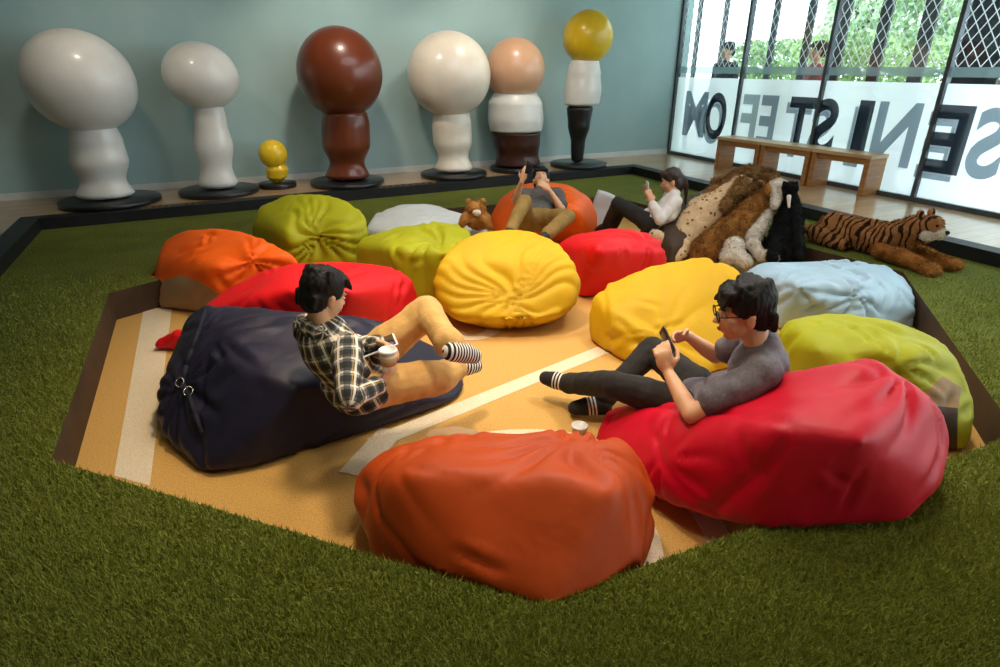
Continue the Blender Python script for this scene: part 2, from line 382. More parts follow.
for i in range(len(MUL)-1):
    s0, s1 = MUL[i], MUL[i+1]
    bm = bmesh.new()
    wbox(bm, s0-.022, s0+.022, PLAT, GT, 0, .07)
    wbox(bm, s0+.022, s1-.022, PLAT, GB+.02, 0, .08)
    wbox(bm, s0+.022, s1-.022, GT-.08, GT, 0, .07)
    if i == len(MUL)-2: wbox(bm, s1-.022, s1+.022, PLAT, GT, 0, .07)
    f = tag(link('window_%d' % (i+1), mesh_of(bm, 'window', False), M_frame), kind='structure'); wins.append(f)
    bm = bmesh.new(); wbox(bm, s0+.02, s1-.02, GB, GT-.06, 0, .008)
    link('pane', mesh_of(bm, 'pane', False), M_glass, f)
    bm = bmesh.new(); wquad(bm, [(s0+.022, zB0), (s1-.022, zB0), (s1-.022, zB1), (s0+.022, zB1)], -.006)
    link('frosted_film', mesh_of(bm, 'frosted_film', False), M_film, f)
    bm = bmesh.new(); wquad(bm, [(s0+.022, zG0), (s1-.022, zG0), (s1-.022, zG1), (s0+.022, zG1)], -.006)
    link('film_band', mesh_of(bm, 'film_band', False), M_band, f)
    if i < 5:                            # diamond lattice, thin strips clipped to the pane
        bm = bmesh.new(); dx, dz, wd = .105, .155, .011; zt = CEIL-.7; lo, hi = s0+.022, s1-.022
        k = math.floor((lo-(zt-zG1)*dx/dz)/dx)-1
        while k*dx < hi+(zt-zG1)*dx/dz+dx:
            for sg in (1, -1):
                b0 = k*dx
                # s = b0 + sg*(z-zG1)*dx/dz
                za, zb = zG1, zt
                sa, sb = b0, b0+sg*(zt-zG1)*dx/dz
                def zs(s): return zG1+(s-b0)*sg*dz/dx
                A = [sa, za]; B = [sb, zb]
                for Q, other in ((A, B), (B, A)):
                    if Q[0] < lo: Q[1] = zs(lo); Q[0] = lo
                    if Q[0] > hi: Q[1] = zs(hi); Q[0] = hi
                if A[1] < zG1-1e-4 or B[1] > zt+1e-4 or B[1]-A[1] < .01 or abs(A[0]-B[0]) < .003: continue
                wquad(bm, [(A[0]-wd/2, A[1]), (A[0]+wd/2, A[1]), (B[0]+wd/2, B[1]), (B[0]-wd/2, B[1])], -.006)
            k += 1
        link('lattice_film', mesh_of(bm, 'lattice_film', False), M_lat, f)
# the mirrored lettering: glyphs as they look from inside, with a stepped shade
LET = [('M', 685, 712, 'mid'), ('O', 706, 727, 'dark'), ('R', 741, 757, 'mid'), ('E', 759, 776, 'mid'), ('T', 787, 815, 'dark'), ('S', 816, 838, 'dark'), ('I', 843, 856, 'mid'), ('N', 858, 886, 'mid'), ('A', 883, 918, 'dark'), ('E', 934, 975, 'dark'), ('S', 976, 1012, 'dark')]
LET = [('M', 684, 706, 'mid'), ('O', 706, 726, 'dark'), ('F', 741, 757, 'faint'), ('E', 759, 776, 'mid'), ('T', 788, 814, 'dark'), ('S', 815, 838, 'dark'), ('I', 857, 872, 'dark'), ('N', 877, 921, 'mid'), ('E', 934, 974, 'dark'), ('S', 978, 1015, 'mid'), ('T', 1030, 1080, 'dark')]
zL0, zL1 = z_of(690, 145), z_of(955, 105)
zL0 = .42; 
for ch, x0, x1, kd in LET:
    s0, s1 = s_of(x0, 120), s_of(x1, 120)
    me = text_mesh(ch, 1, .03); v = getv(me)
    v[:, 0] -= v[:, 0].min(); wv = v[:, 0].max(); v[:, 1] -= v[:, 1].min(); hv = v[:, 1].max()
    def place(ds, dz, off, nm, m, parent, grow=0):
        me2 = me.copy(); q = v.copy(); g = grow
        S = s1-(v[:, 0]/wv)*(s1-s0)+ds; Z = zL0+(v[:, 1]/hv)*(zL1-zL0)+dz
        P = np.array([wp(a, b)+nB*off for a, b in zip(S, Z)]); setv(me2, P)
        return link(nm, me2, m, parent)
    k = max(j for j in range(len(MUL)-1) if MUL[j] <= (s0+s1)/2+.0001)
    if kd == 'dark': place(-.05, -.07, .0065, 'lettering_shade', M_mid, wins[k])
    place(-.018, -.02, .0075, 'lettering_outline', M_film, wins[k])
    place(0, 0, .0085, 'lettering', {'dark': M_dark, 'mid': M_mid, 'faint': M_band}[kd], wins[k])
# ------------------------------------------------------------------ outside
M_pave = mat('pale paving', 'd8d8d4', 'c6c7c4', .8, 4)
bm = bmesh.new(); o0 = CORNER-uB*8
ngon(bm, [CORNER-uB*14-nB*.12, CORNER+uB*14-nB*.12, CORNER+uB*14-nB*30, CORNER-uB*14-nB*30], .02)
me = mesh_of(bm, 'ground', False)
if me.polygons[0].normal.z < 0: me.polygons[0].flip()
tag(link('ground', me, M_pave), kind='structure')
M_post = mat('dark steel post', '22282f', '1a2026', .5, 5)
def outp(px, dist, py=40):               # ground point behind the window in that column, dist beyond the glass
    r = ray(px, py); a = CORNER-nB*dist
    t = (a.y*uB.x-a.x*uB.y)/(r.y*uB.x-r.x*uB.y); return Vector((r.x*t, r.y*t, .02))
for j, (px, wd, lab) in enumerate([(698, .09, 'leftmost, by the teal wall corner'), (724, .09, 'behind the dark-coated passer-by'), (774, .1, 'just right of the first clear mullion'), (809, .12, 'left of the red-jacketed passer-by'), (843, .14, 'just right of the middle mullion'), (883, .15, 'near the right-hand end of the bench'), (927, .17, 'left of the rightmost mullion'), (985, .55, 'the widest, at the photo edge')]):
    p = outp(px, .9, 30); bm = bmesh.new(); add_box(bm, Vector((0, 0, 1.9)), (wd, .04, 3.8), Rw, .004)
    e = empty('steel_post', p); tag(e, 'dark vertical steel post outside the glass, '+lab, 'post', 'dark posts outside the window')
    o = link('post_shaft', mesh_of(bm, 'post', False), M_post); o.parent = e
    bm = bmesh.new(); add_box(bm, Vector((0, 0, .01)), (wd+.1, .2, .02), Rw, .004)
    o = link('base_plate', mesh_of(bm, 'plate', False), M_post); o.parent = e
def leafmat(name, a, b): return mat(name, a, b, .7, 14, .6, 30)
M_h1, M_h2, M_bark = leafmat('hedge leaves', 'a9c884', '7ba067'), leafmat('tree leaves', 'c4dcae', '93b98a'), mat('bark', '6b5a48', '4f4236', .9, 12, .5, 30)
def foliage(name, c, rad, nleaf, size, m, seed, parent=None, boxy=False):
    rnd = np.random.RandomState(seed); d = rnd.normal(size=(nleaf, 3)); d /= np.linalg.norm(d, axis=1)[:, None]
    if boxy: p = rnd.uniform(-1, 1, (nleaf, 3))
    else: p = d*(rnd.uniform(.3, 1, nleaf)**.5)[:, None]*(1+.18*np.sin(d[:, :1]*7+seed)*np.cos(d[:, 2:]*6))
    p = p*np.array(rad)+np.array(c)
    a = rnd.normal(size=(nleaf, 3)); a /= np.linalg.norm(a, axis=1)[:, None]; b = np.cross(a, rnd.normal(size=(nleaf, 3))); b /= np.linalg.norm(b, axis=1)[:, None]
    sz = size*rnd.uniform(.6, 1.3, nleaf)[:, None]
    V = np.stack([p-a*sz, p-b*sz*.5, p+a*sz, p+b*sz*.5], 1).reshape(-1, 3)
    F = np.arange(nleaf*4).reshape(-1, 4)
    me = bpy.data.meshes.new(name); me.from_pydata(V.tolist(), [], F.tolist()); return link(name, me, m, parent)
hd = [(760, 2.0, .42, 1.7, 'nearest the teal wall'), (806, 3.6, .42, 1.8, 'behind the red-jacketed passer-by'), (856, 2.2, .42, 1.75, 'behind the middle of the window'), (916, 3.6, .5, 1.7, 'behind the rightmost mullion')]
for j, (px, dist, hw, h, lab) in enumerate(hd):
    p = outp(px, dist); e = empty('hedge', p); tag(e, 'clipped green hedge outside the glass, '+lab, 'hedge', 'hedges outside the window')
    o = foliage('foliage', (0, 0, h*.55), (hw*.75, .7, h*.5), 2600, .06, M_h1, 20+j, None, True); o.parent = e
    bm = bmesh.new(); add_cap(bm, (0, 0, 0), (0, 0, .8), .05, .03); add_cap(bm, (0, 0, .5), (.4, 0, 1), .03, .02); add_cap(bm, (0, 0, .5), (-.4, .1, 1), .03, .02)
    o = link('stem', mesh_of(bm, 'stem'), M_bark); o.parent = e
for j, (px, dist, h, r, lab) in enumerate([(925, 6.0, 4.2, .9, 'left of the rightmost mullion'), (1010, 5.0, 4.0, .8, 'at the right edge of the photo'), (858, 7.5, 4.4, .9, 'behind the middle mullion')]):
    p = outp(px, dist); e = empty('leafy_tree', p); tag(e, 'pale green leafy tree across the street, '+lab, 'tree', 'trees outside the window')
    o = foliage('crown', (0, 0, h*.66), (r, r, h*.36), 3600, .09, M_h2, 40+j); o.parent = e
    bm = bmesh.new(); add_cap(bm, (0, 0, 0), (.05, 0, h*.6), .11, .07); add_cap(bm, (0, 0, h*.4), (.5, .2, h*.8), .06, .03); add_cap(bm, (0, 0, h*.45), (-.5, -.1, h*.8), .06, .03)
    o = link('trunk', mesh_of(bm, 'trunk'), M_bark); o.parent = e
# ------------------------------------------------------------------ beanbags
def bag_mesh(pts, voxel=.02, it=14, seed=0, creases=26, amp=.012, folds=(), seams=(), dents=(), wr=.004, lift=1.03):
    bm = bmesh.new()
    for p in pts: bm.verts.new(p)
    r = bmesh.ops.convex_hull(bm, input=bm.verts)
    gi = [g for g in r['geom_interior']+r['geom_unused'] if isinstance(g, bmesh.types.BMVert)]
    if gi: bmesh.ops.delete(bm, geom=list(set(gi)), context='VERTS')
    bmesh.ops.recalc_face_normals(bm, faces=bm.faces)
    me = remesh(bm, voxel, int(it*2.2), 'bag', .6)
    v = getv(me); h0, h1 = np.min([tuple(p) for p in pts], 0), np.max([tuple(p) for p in pts], 0); a0, a1 = v.min(0), v.max(0)
    v = (v-(a0+a1)/2)*((h1-h0)/(a1-a0))+(h0+h1)/2; setv(me, v); n = getn(me)
    rnd = np.random.RandomState(seed); d = np.zeros(len(v))
    ext = v.max(0)-v.min(0)
    for (cp, rad, dep_) in dents:
        q = np.linalg.norm(v-np.array(cp), axis=1); v = v-n*(dep_*np.exp(-(q/rad)**2))[:, None]
    for (cp, k, a, r0, r1) in folds:     # pleats radiating from a gathered point
        cp = np.array(cp); nn = n[np.argmin(np.linalg.norm(v-cp, axis=1))]; t1 = np.cross(nn, [0.3, .2, 1]); t1 /= np.linalg.norm(t1); t2 = np.cross(nn, t1)
        q = v-cp; rr = np.linalg.norm(q, axis=1); th = np.arctan2(q@t2, q@t1)
        th = th+.25*np.sin(3*th+seed)+.12*np.sin(rr*14+seed)
        wv = (1-np.abs(np.sin(th*k/2)))**1.3-.35
        d -= 1.7*a*wv*np.clip((rr-r0*.3)/r0, 0, 1)*np.exp(-(rr/r1)**2)
    for _ in range(creases):
        i = rnd.randint(len(v)); p0 = v[i]; nn = n[i]
        if nn[2] < -.3: continue
        t = rnd.normal(size=3)*[1, 1, .6]; t -= nn*(t@nn); t /= np.linalg.norm(t)+1e-9
        L = rnd.uniform(.08, .3)*max(ext)*.8; p1 = p0+t*L; w_ = rnd.uniform(.012, .03)
        ab = p1-p0; u = np.clip(((v-p0)@ab)/(ab@ab), 0, 1); pj = p0+u[:, None]*ab
        q = np.linalg.norm(v-pj-(nn*.5*((v-pj)@nn)[:, None]), axis=1)
        a = 1.35*amp*rnd.uniform(.4, 1)*np.sin(np.pi*np.clip(u, .02, .98))**.7
        d -= a*np.exp(-(q/w_)**2); d += .6*a*np.exp(-((q-w_*2.2)/(w_*1.3))**2)
    for (po, nr, dp) in seams:           # a stitched seam: a thin groove where a plane cuts the bag
        nr = np.array(nr)/np.linalg.norm(nr); q = (v-np.array(po))@nr
        d -= dp*np.exp(-(q/.012)**2); d += dp*.5*np.exp(-((np.abs(q)-.03)/.02)**2)
    if wr:
        S = 5.0; st = rnd.uniform(.5, 1.6, 3)
        off = Vector((seed*3.3, seed, -seed))
        d += np.array([wr*noise.noise(Vector((p[0]*S*st[0], p[1]*S*st[1], p[2]*S*st[2]))+off)+wr*.5*noise.ridged_multi_fractal(Vector((p[0]*3*st[1], p[1]*3*st[2], p[2]*5))+off, 1, 2, 3, 1, 2) for p in v])-wr*.5
    v = v+n*d[:, None]
    setv(me, settle(v)); return me
def P3(L): return [at(*q) for q in L]
def bag(name, label, pts, m, group='beanbags in the sunken seating pit', patch=None, **kw):
    me = bag_mesh(pts, **kw); v = getv(me)
    c = Vector((float(v[:, 0].mean()), float(v[:, 1].mean()), float(v[:, 2].min())))
    e = empty(name, c); tag(e, label, 'beanbag', group)
    me.transform(Matrix.Translation(-c))
    for (poly, pm, nm, lab) in (patch or []):      # a panel of another cloth, cut out along clean seams
        eye = Vector((0, 0, EYE))-c; bm = bmesh.new(); bm.from_mesh(me); pl = []
        cen = ray(sum(p[0] for p in poly)/len(poly), sum(p[1] for p in poly)/len(poly))
        for a_, b_ in zip(poly, poly[1:]+poly[:1]):
            nn = ray(*a_).cross(ray(*b_)).normalized(); nn = nn if nn.dot(cen) > 0 else -nn; pl.append(nn)
            near = [f for f in bm.faces if all((f.calc_center_median()-eye).normalized().dot(q) > -.03 for q in pl)]
            gm = set(near) | {e_ for f in near for e_ in f.edges} | {v_ for f in near for v_ in f.verts}
            bmesh.ops.bisect_plane(bm, geom=list(gm), plane_co=eye, plane_no=nn, dist=1e-5)
        bm.normal_update(); bm.faces.index_update()
        ids = {f.index for f in bm.faces if all((f.calc_center_median()-eye).dot(q) > 0 for q in pl) and f.normal.dot(eye-f.calc_center_median()) > 0}
        bm2 = bm.copy(); bm2.faces.ensure_lookup_table(); bm.faces.ensure_lookup_table()
        bmesh.ops.delete(bm, geom=[f for f in bm.faces if f.index in ids], context='FACES')
        bmesh.ops.delete(bm2, geom=[f for f in bm2.faces if f.index not in ids], context='FACES')
        bm.to_mesh(me); bm.free(); me2 = bpy.data.meshes.new(nm); bm2.to_mesh(me2); bm2.free()
        for q in (me, me2): q.polygons.foreach_set('use_smooth', [True]*len(q.polygons))
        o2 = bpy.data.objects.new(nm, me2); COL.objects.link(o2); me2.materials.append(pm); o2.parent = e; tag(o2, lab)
    o = bpy.data.objects.new('cover', me); COL.objects.link(o); me.materials.append(m); o.parent = e
    return e
def add_part(e, nm, me, m, label=None):
    me.transform(Matrix.Translation(-e.location)); o = bpy.data.objects.new(nm, me); COL.objects.link(o); me.materials.append(m); o.parent = e
    if label: o['label'] = label
    return o
def floor_under(pts, inset=0, z=PITZ):   # the same points dropped to the ground and drawn in a little
    c = sum(pts, Vector())/len(pts); return [Vector((c.x+(p.x-c.x)*(1-inset), c.y+(p.y-c.y)*(1-inset), z)) for p in pts]
C_orange = cloth('burnt orange nylon', 'b8450a', .55); C_red = cloth('crimson cloth', 'cc0226', .5); C_red2 = cloth('scarlet cloth', 'e0101a', .55)
C_navy = cloth('dark navy cloth', '211f33', .45); C_yel = cloth('golden yellow cloth', 'd0a40a', .62); C_lime = cloth('lime green cloth', 'a9ab14', .6)
C_org2 = cloth('bright orange cloth', 'fb660a', .58); C_white = cloth('off white cloth', 'd6dcdc', .6); C_blue = cloth('pale blue cloth', 'aecbdd', .45)
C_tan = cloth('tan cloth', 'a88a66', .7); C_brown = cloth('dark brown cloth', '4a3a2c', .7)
# n: the burnt orange one in front
top = P3([(378, 458, .10), (400, 446, .14), (455, 437, .18), (560, 434, .2), (622, 444, .17), (640, 462, .13), (645, 480, .12)])
mid = P3([(356, 478, .02), (355, 500, -.02), (655, 500, .02), (652, 540, -.05), (372, 545, -.06), (440, 575, -.02), (548, 603, .0), (600, 590, -.02), (640, 570, -.05)])
ft = P3([(430, 470, .24), (560, 478, .26), (610, 488, .25), (395, 480, .2)])
b1 = floor_under(mid, .1)+P3([(420, 450, -.1), (600, 455, -.1)])
bag('beanbag', 'burnt orange beanbag nearest the camera, in the front corner of the pit', top+mid+ft+b1, C_orange, seed=1, creases=34, amp=.014,
    folds=[(at(575, 445, .22), 11, .028, .08, .26), (at(400, 470, .18), 6, .008, .08, .22)], seams=[(at(460, 535, .02), (0.05, -.6, 1), .006)], voxel=.016, it=12)
# its tan tail flap behind
# m: the big crimson one on the right
mid = P3([(640, 480, -.1), (660, 500, -.12), (712, 517, -.05), (760, 528, .015), (905, 522, .03), (938, 490, .12), (946, 440, .2), (615, 430, -.14), (597, 441, -.17), (608, 412, -.12)])
top = P3([(640, 408, -.02), (700, 412, .12), (752, 398, .26), (800, 378, .38), (868, 361, .46), (912, 385, .42), (935, 410, .34), (780, 430, .38), (860, 440, .40), (690, 450, .12)])
b1 = P3([(620, 440, PITZ), (650, 470, PITZ), (700, 505, PITZ)])+[at(868, 361, .46)+Vector((.0, .1, -.35)), at(930, 400, .3)+Vector((.02, .05, -.25)), at(760, 400, 0)+Vector((0, .02, -.1))]
bag('beanbag', 'big crimson beanbag the man in the grey shirt leans back on', top+mid+b1, C_red, seed=2, creases=22, amp=.009,
    folds=[(at(905, 375, .44), 8, .02, .08, .3), (at(665, 455, .06), 7, .012, .08, .25)], dents=[(at(715, 408, .1), .16, .05)], seams=[(at(790, 440, .36), (1, .15, -.35), .007), (at(720, 492, .0), (-.1, -.35, 1), .006)], voxel=.017, it=11)
# l: lime one at the right edge
top = P3([(785, 319, .2), (830, 311, .24), (890, 318, .25), (935, 337, .22), (958, 362, .16), (820, 350, .24), (900, 350, .27)])
mid = P3([(973, 400, .0), (970, 440, -.12), (950, 450, -.19), (770, 345, .05), (840, 400, .05)])
b1 = floor_under(mid+top[:1]+top[3:5], .04)
rt = at(935, 392, .0)
bag('beanbag', 'lime green beanbag at the right edge of the pit behind the crimson one', top+mid+b1, C_lime, seed=3, creases=34, amp=.014,
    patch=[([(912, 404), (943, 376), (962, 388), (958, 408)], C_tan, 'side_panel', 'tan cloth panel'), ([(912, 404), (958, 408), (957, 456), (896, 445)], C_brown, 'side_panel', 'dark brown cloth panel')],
    folds=[(at(905, 365, .24), 9, .02, .08, .3)], seams=[(at(900, 340, .25), (.2, -.5, 1), .006)], voxel=.018)
# k: pale blue
top = P3([(745, 272, .04), (762, 262, .08), (850, 261, .1), (890, 268, .09), (904, 288, .04), (800, 285, .16), (860, 285, .15)])
mid = P3([(742, 290, -.12), (780, 318, -.12), (860, 330, -.12), (925, 318, -.14), (920, 300, -.1)])
bag('beanbag', 'pale blue crumpled beanbag at the far right of the pit, near the tiger plush', top+mid+floor_under(mid, -.02)+floor_under(top[:4], .1), C_blue, seed=4, creases=50, amp=.022,
    folds=[(at(870, 295, .14), 8, .03, .08, .3), (at(790, 290, .14), 6, .02, .08, .3)], voxel=.018)
# j: yellow, behind the man
top = P3([(592, 297, .08), (612, 282, .16), (650, 265, .26), (700, 257, .3), (735, 266, .28), (748, 285, .2)])
mid = P3([(589, 312, -.02), (592, 335, -.14), (620, 357, -.18), (640, 366, -.19), (700, 375, -.19), (740, 350, -.1), (760, 320, .0), (612, 312, .08)])
bag('beanbag', 'golden yellow beanbag behind the raised knee of the man in grey', top+mid+floor_under(mid+top[2:], .04), C_yel, seed=5, creases=26, amp=.014,
    folds=[(at(676, 312, .22), 10, .024, .07, .36)], dents=[(at(680, 312, .22), .2, .06)], seams=[(at(606, 310, .06), (1, -.1, .15), .006)], voxel=.018)
# g: round yellow in the middle, a dished seat with a rim
cx = at(507, 333, PITZ); R0 = .5; cy = cx.y+.5
pts = [Vector((cx.x+R0*math.cos(a)*.86, cy+R0*math.sin(a)*.9, PITZ)) for a in np.linspace(0, 2*math.pi, 24, False)]
pts += P3([(507, 229, .38), (480, 232, .37), (535, 232, .37), (456, 243, .33), (558, 243, .33), (440, 262, .25), (574, 262, .25), (433, 283, .12), (581, 283, .12), (438, 302, .0), (577, 302, .0), (455, 318, -.06), (560, 318, -.06), (507, 322, -.06), (480, 321, -.06), (535, 321, -.06)])
bag('beanbag', 'round golden yellow beanbag with a pleated seat in the middle of the pit', pts, C_yel, seed=6, creases=8, amp=.008,
    folds=[(at(513, 290, .16), 20, .024, .08, .42)], dents=[(at(513, 290, .16), .3, .05)], seams=[(at(507, 322, -.06), (0, -.12, 1), .009)], voxel=.018)
# f: lime, centre back
top = P3([(356, 247, .1), (365, 235, .18), (400, 226, .24), (440, 221, .26), (468, 228, .22), (474, 245, .15), (400, 250, .2), (450, 250, .24)])
mid = P3([(358, 262, -.05), (385, 285, -.18), (415, 302, -.19), (440, 300, -.19), (468, 270, -.1)])
bag('beanbag', 'lime green beanbag between the round yellow and long red beanbags', top+mid+floor_under(mid+top[1:5], .02), C_lime, seed=7, creases=40, amp=.02,
    folds=[(at(440, 240, .24), 9, .04, .06, .3)], dents=[(at(440, 238, .25), .13, .07)], voxel=.019)
# e: white, back
top = P3([(366, 228, .02), (376, 213, .1), (402, 203, .18), (430, 203, .18), (465, 214, .12), (498, 238, 0)])
mid = P3([(365, 240, -.1), (420, 240, .05), (480, 245, -.1)])
bag('beanbag', 'off white beanbag at the back with a small plush toy on it', top+mid+floor_under(mid+top, .0), C_white, seed=8, creases=26, amp=.012, voxel=.02)
# d: lime, back left
top = P3([(255, 225, .14), (262, 207, .28), (290, 195, .38), (318, 194, .4), (345, 200, .36), (364, 215, .26), (367, 232, .14)])
mid = P3([(254, 238, .0), (262, 255, -.12), (300, 268, -.18), (345, 262, -.16), (364, 245, -.05), (290, 235, .15), (340, 235, .15)])
bag('beanbag', 'lime green beanbag with a deep pleated hollow, at the back left', top+mid+floor_under(mid+top[1:6], .0), C_lime, seed=9, creases=16, amp=.012,
    folds=[(at(312, 240, .12), 15, .035, .08, .34)], dents=[(at(312, 222, .3), .2, .16), (at(312, 240, .1), .14, .06)], voxel=.019)
# c: bright orange, left
top = P3([(157, 262, .1), (165, 240, .2), (185, 230, .27), (225, 228, .3), (262, 238, .28), (290, 256, .2), (300, 268, .1)])
mid = P3([(154, 285, -.08), (158, 305, -.17), (200, 312, -.18), (250, 300, -.1), (210, 268, .16)])
bag('beanbag', 'bright orange beanbag with a tan end at the left of the pit', top+mid+floor_under(mid+top[1:6], .02), C_org2, seed=10, creases=26, amp=.018,
    patch=[([(152, 292), (163, 280), (182, 275), (200, 282), (222, 296), (205, 312), (165, 316), (152, 305)], C_tan, 'end_panel', 'tan cloth end panel')],
    folds=[(at(250, 262, .22), 9, .035, .06, .3)], dents=[(at(243, 262, .2), .12, .05)], voxel=.019)
# b: long red, left
top = P3([(230, 288, .08), (262, 270, .2), (300, 262, .27), (345, 260, .28), (390, 265, .24), (414, 280, .15), (290, 290, .27), (350, 290, .27)])
mid = P3([(190, 318, -.04), (205, 332, -.12), (250, 350, -.15), (330, 350, -.15), (400, 325, -.15), (418, 298, -.02)])
bag('beanbag', 'long red beanbag lying behind the navy one', top+mid+floor_under(mid+top[1:6], .03), C_red2, seed=11, creases=22, amp=.01, seams=[(at(396, 280, .2), (1, .2, -.3), .007)], voxel=.019)
bm = bmesh.new(); add_cap(bm, at(172, 340, -.14), at(205, 334, -.1), .05, .075); add_cap(bm, at(158, 344, -.165), at(174, 340, -.14), .028, .045)
me = remesh(bm, .012, 4); roughen(me, .02, 16, 3)
add_part([o for o in COL.objects if o.get('label', '').startswith('long red beanbag')][0], 'tail', me, C_red2, 'gathered end of the bag')
# a: navy, the boy sits on it
top = P3([(190, 315, .12), (204, 306, .24), (245, 308, .27), (290, 314, .28), (350, 316, .25), (385, 322, .18), (430, 345, .02), (230, 330, .27), (250, 370, .2), (200, 350, .18), (300, 385, .16)])
mid = P3([(160, 385, -.02), (158, 400, -.05), (166, 430, -.12), (205, 472, -.18), (250, 465, -.18), (330, 440, -.17), (420, 412, -.18), (452, 400, -.18), (465, 385, -.18), (450, 360, -.15)])
bag('beanbag', 'large dark navy beanbag under the boy in the plaid shirt', top+mid+floor_under(mid+top[:2], .02), C_navy, seed=12, creases=40, amp=.018,
    folds=[(at(183, 388, .04), 11, .013, .05, .4)], dents=[(at(340, 395, .12), .2, .06)], seams=[(at(200, 420, -.02), (.35, -.8, 1), .007), (at(190, 380, .0), (1, -.15, -.2), .01)], voxel=.017, it=10)
navy = [o for o in COL.objects if o.get('label', '').startswith('large dark navy')][0]
def snap(px, py, e, off=0):              # nearest point of a bag's cover along the photograph's line of sight
    o = [c for c in e.children if c.name.startswith('cover')][0]
    org = Vector((0, 0, EYE))-e.location; ok, p, n_, _ = o.ray_cast(org, ray(px, py).normalized())
    return (p+e.location+n_*off, n_) if ok else (at(px, py, 0), Vector((0, 0, 1)))
bpy.context.view_layer.update()
M_steel = mat('brushed steel', 'b8b8b8', 'a0a0a0', .25, 20, metal=1)
M_strap = cloth('navy webbing', '1c1b2a', .8)
bm = bmesh.new()
pts = [snap(px, py, navy, .006)[0] for px, py in ((206, 312), (200, 330), (193, 350), (187, 366), (184, 384), (190, 398), (196, 415), (203, 432))]
for a, b in zip(pts, pts[1:]): add_cap(bm, a, b, .011)
add_part(navy, 'handle_strap', mesh_of(bm), M_strap)
for px, py in ((183, 383), (191, 392)):
    p, nn = snap(px, py, navy, .02); bm = bmesh.new()
    R = nn.to_track_quat('Z', 'Y').to_matrix()
    ring = [p+R @ Vector((.022*math.cos(t), .022*math.sin(t), 0)) for t in np.linspace(0, 2*math.pi, 17)]
    for a, b in zip(ring, ring[1:]): add_cap(bm, a, b, .0035, seg=8)
    add_part(navy, 'metal_ring', mesh_of(bm), M_steel, 'shiny metal ring')
# h: scarlet, centre back
top = P3([(556, 246, .14), (575, 234, .24), (610, 229, .3), (640, 229, .28), (660, 240, .22), (664, 252, .15), (600, 248, .28)])
mid = P3([(560, 262, -.05), (580, 296, -.18), (620, 292, -.18), (665, 275, -.1)])
bag('beanbag', 'scarlet beanbag behind the round yellow one', top+mid+floor_under(mid+top[1:5], .02), C_red2, seed=13, creases=22, amp=.014, folds=[(at(648, 240, .26), 8, .016, .06, .3)], dents=[(at(605, 252, .26), .2, -.04)], it=18, voxel=.019)
# i: orange, at the back with the reclining man
p0 = at(545, 240, PITZ); R0 = .60
pts = P3([(545, 181, .3), (520, 184, .26), (570, 185, .28), (500, 198, .12), (590, 198, .16), (597, 215, .0), (491, 215, -.05), (592, 234, -.1), (505, 236, -.14), (545, 205, .25), (575, 210, .22)])
pts += [Vector((p.x, p.y, PITZ)) for p in pts[:9]]
bag('beanbag', 'orange beanbag at the back under the reclining man with raised phone', pts, C_org2, seed=14, creases=10, amp=.01,
    folds=[(at(560, 200, .26), 8, .02, .05, .2)], dents=[(at(553, 200, .24), .16, .08)], voxel=.02)
# o: brown, under the woman
pts = P3([(652, 212, .16), (680, 200, .22), (715, 186, .3), (735, 200, .2), (740, 225, .0), (650, 240, -.1), (690, 250, -.12), (640, 226, -.0), (672, 246, .02)])
bag('beanbag', 'dark brown beanbag under the woman in the white top', pts+[Vector((p.x, p.y, PITZ)) for p in pts], C_brown, seed=15, creases=12, amp=.01, voxel=.022)
# tan flap behind the front orange bag
bm = bmesh.new(); a = at(456, 432, -.0)
add_ell(bm, at(452, 438, .11), (.115, .06, .045)); me = remesh(bm, .012, 3); roughen(me, .02, 12, 1)
add_part([o for o in COL.objects if o.get('label', '').startswith('burnt orange')][0], 'base_panel', me, C_tan, 'tan cloth end panel')
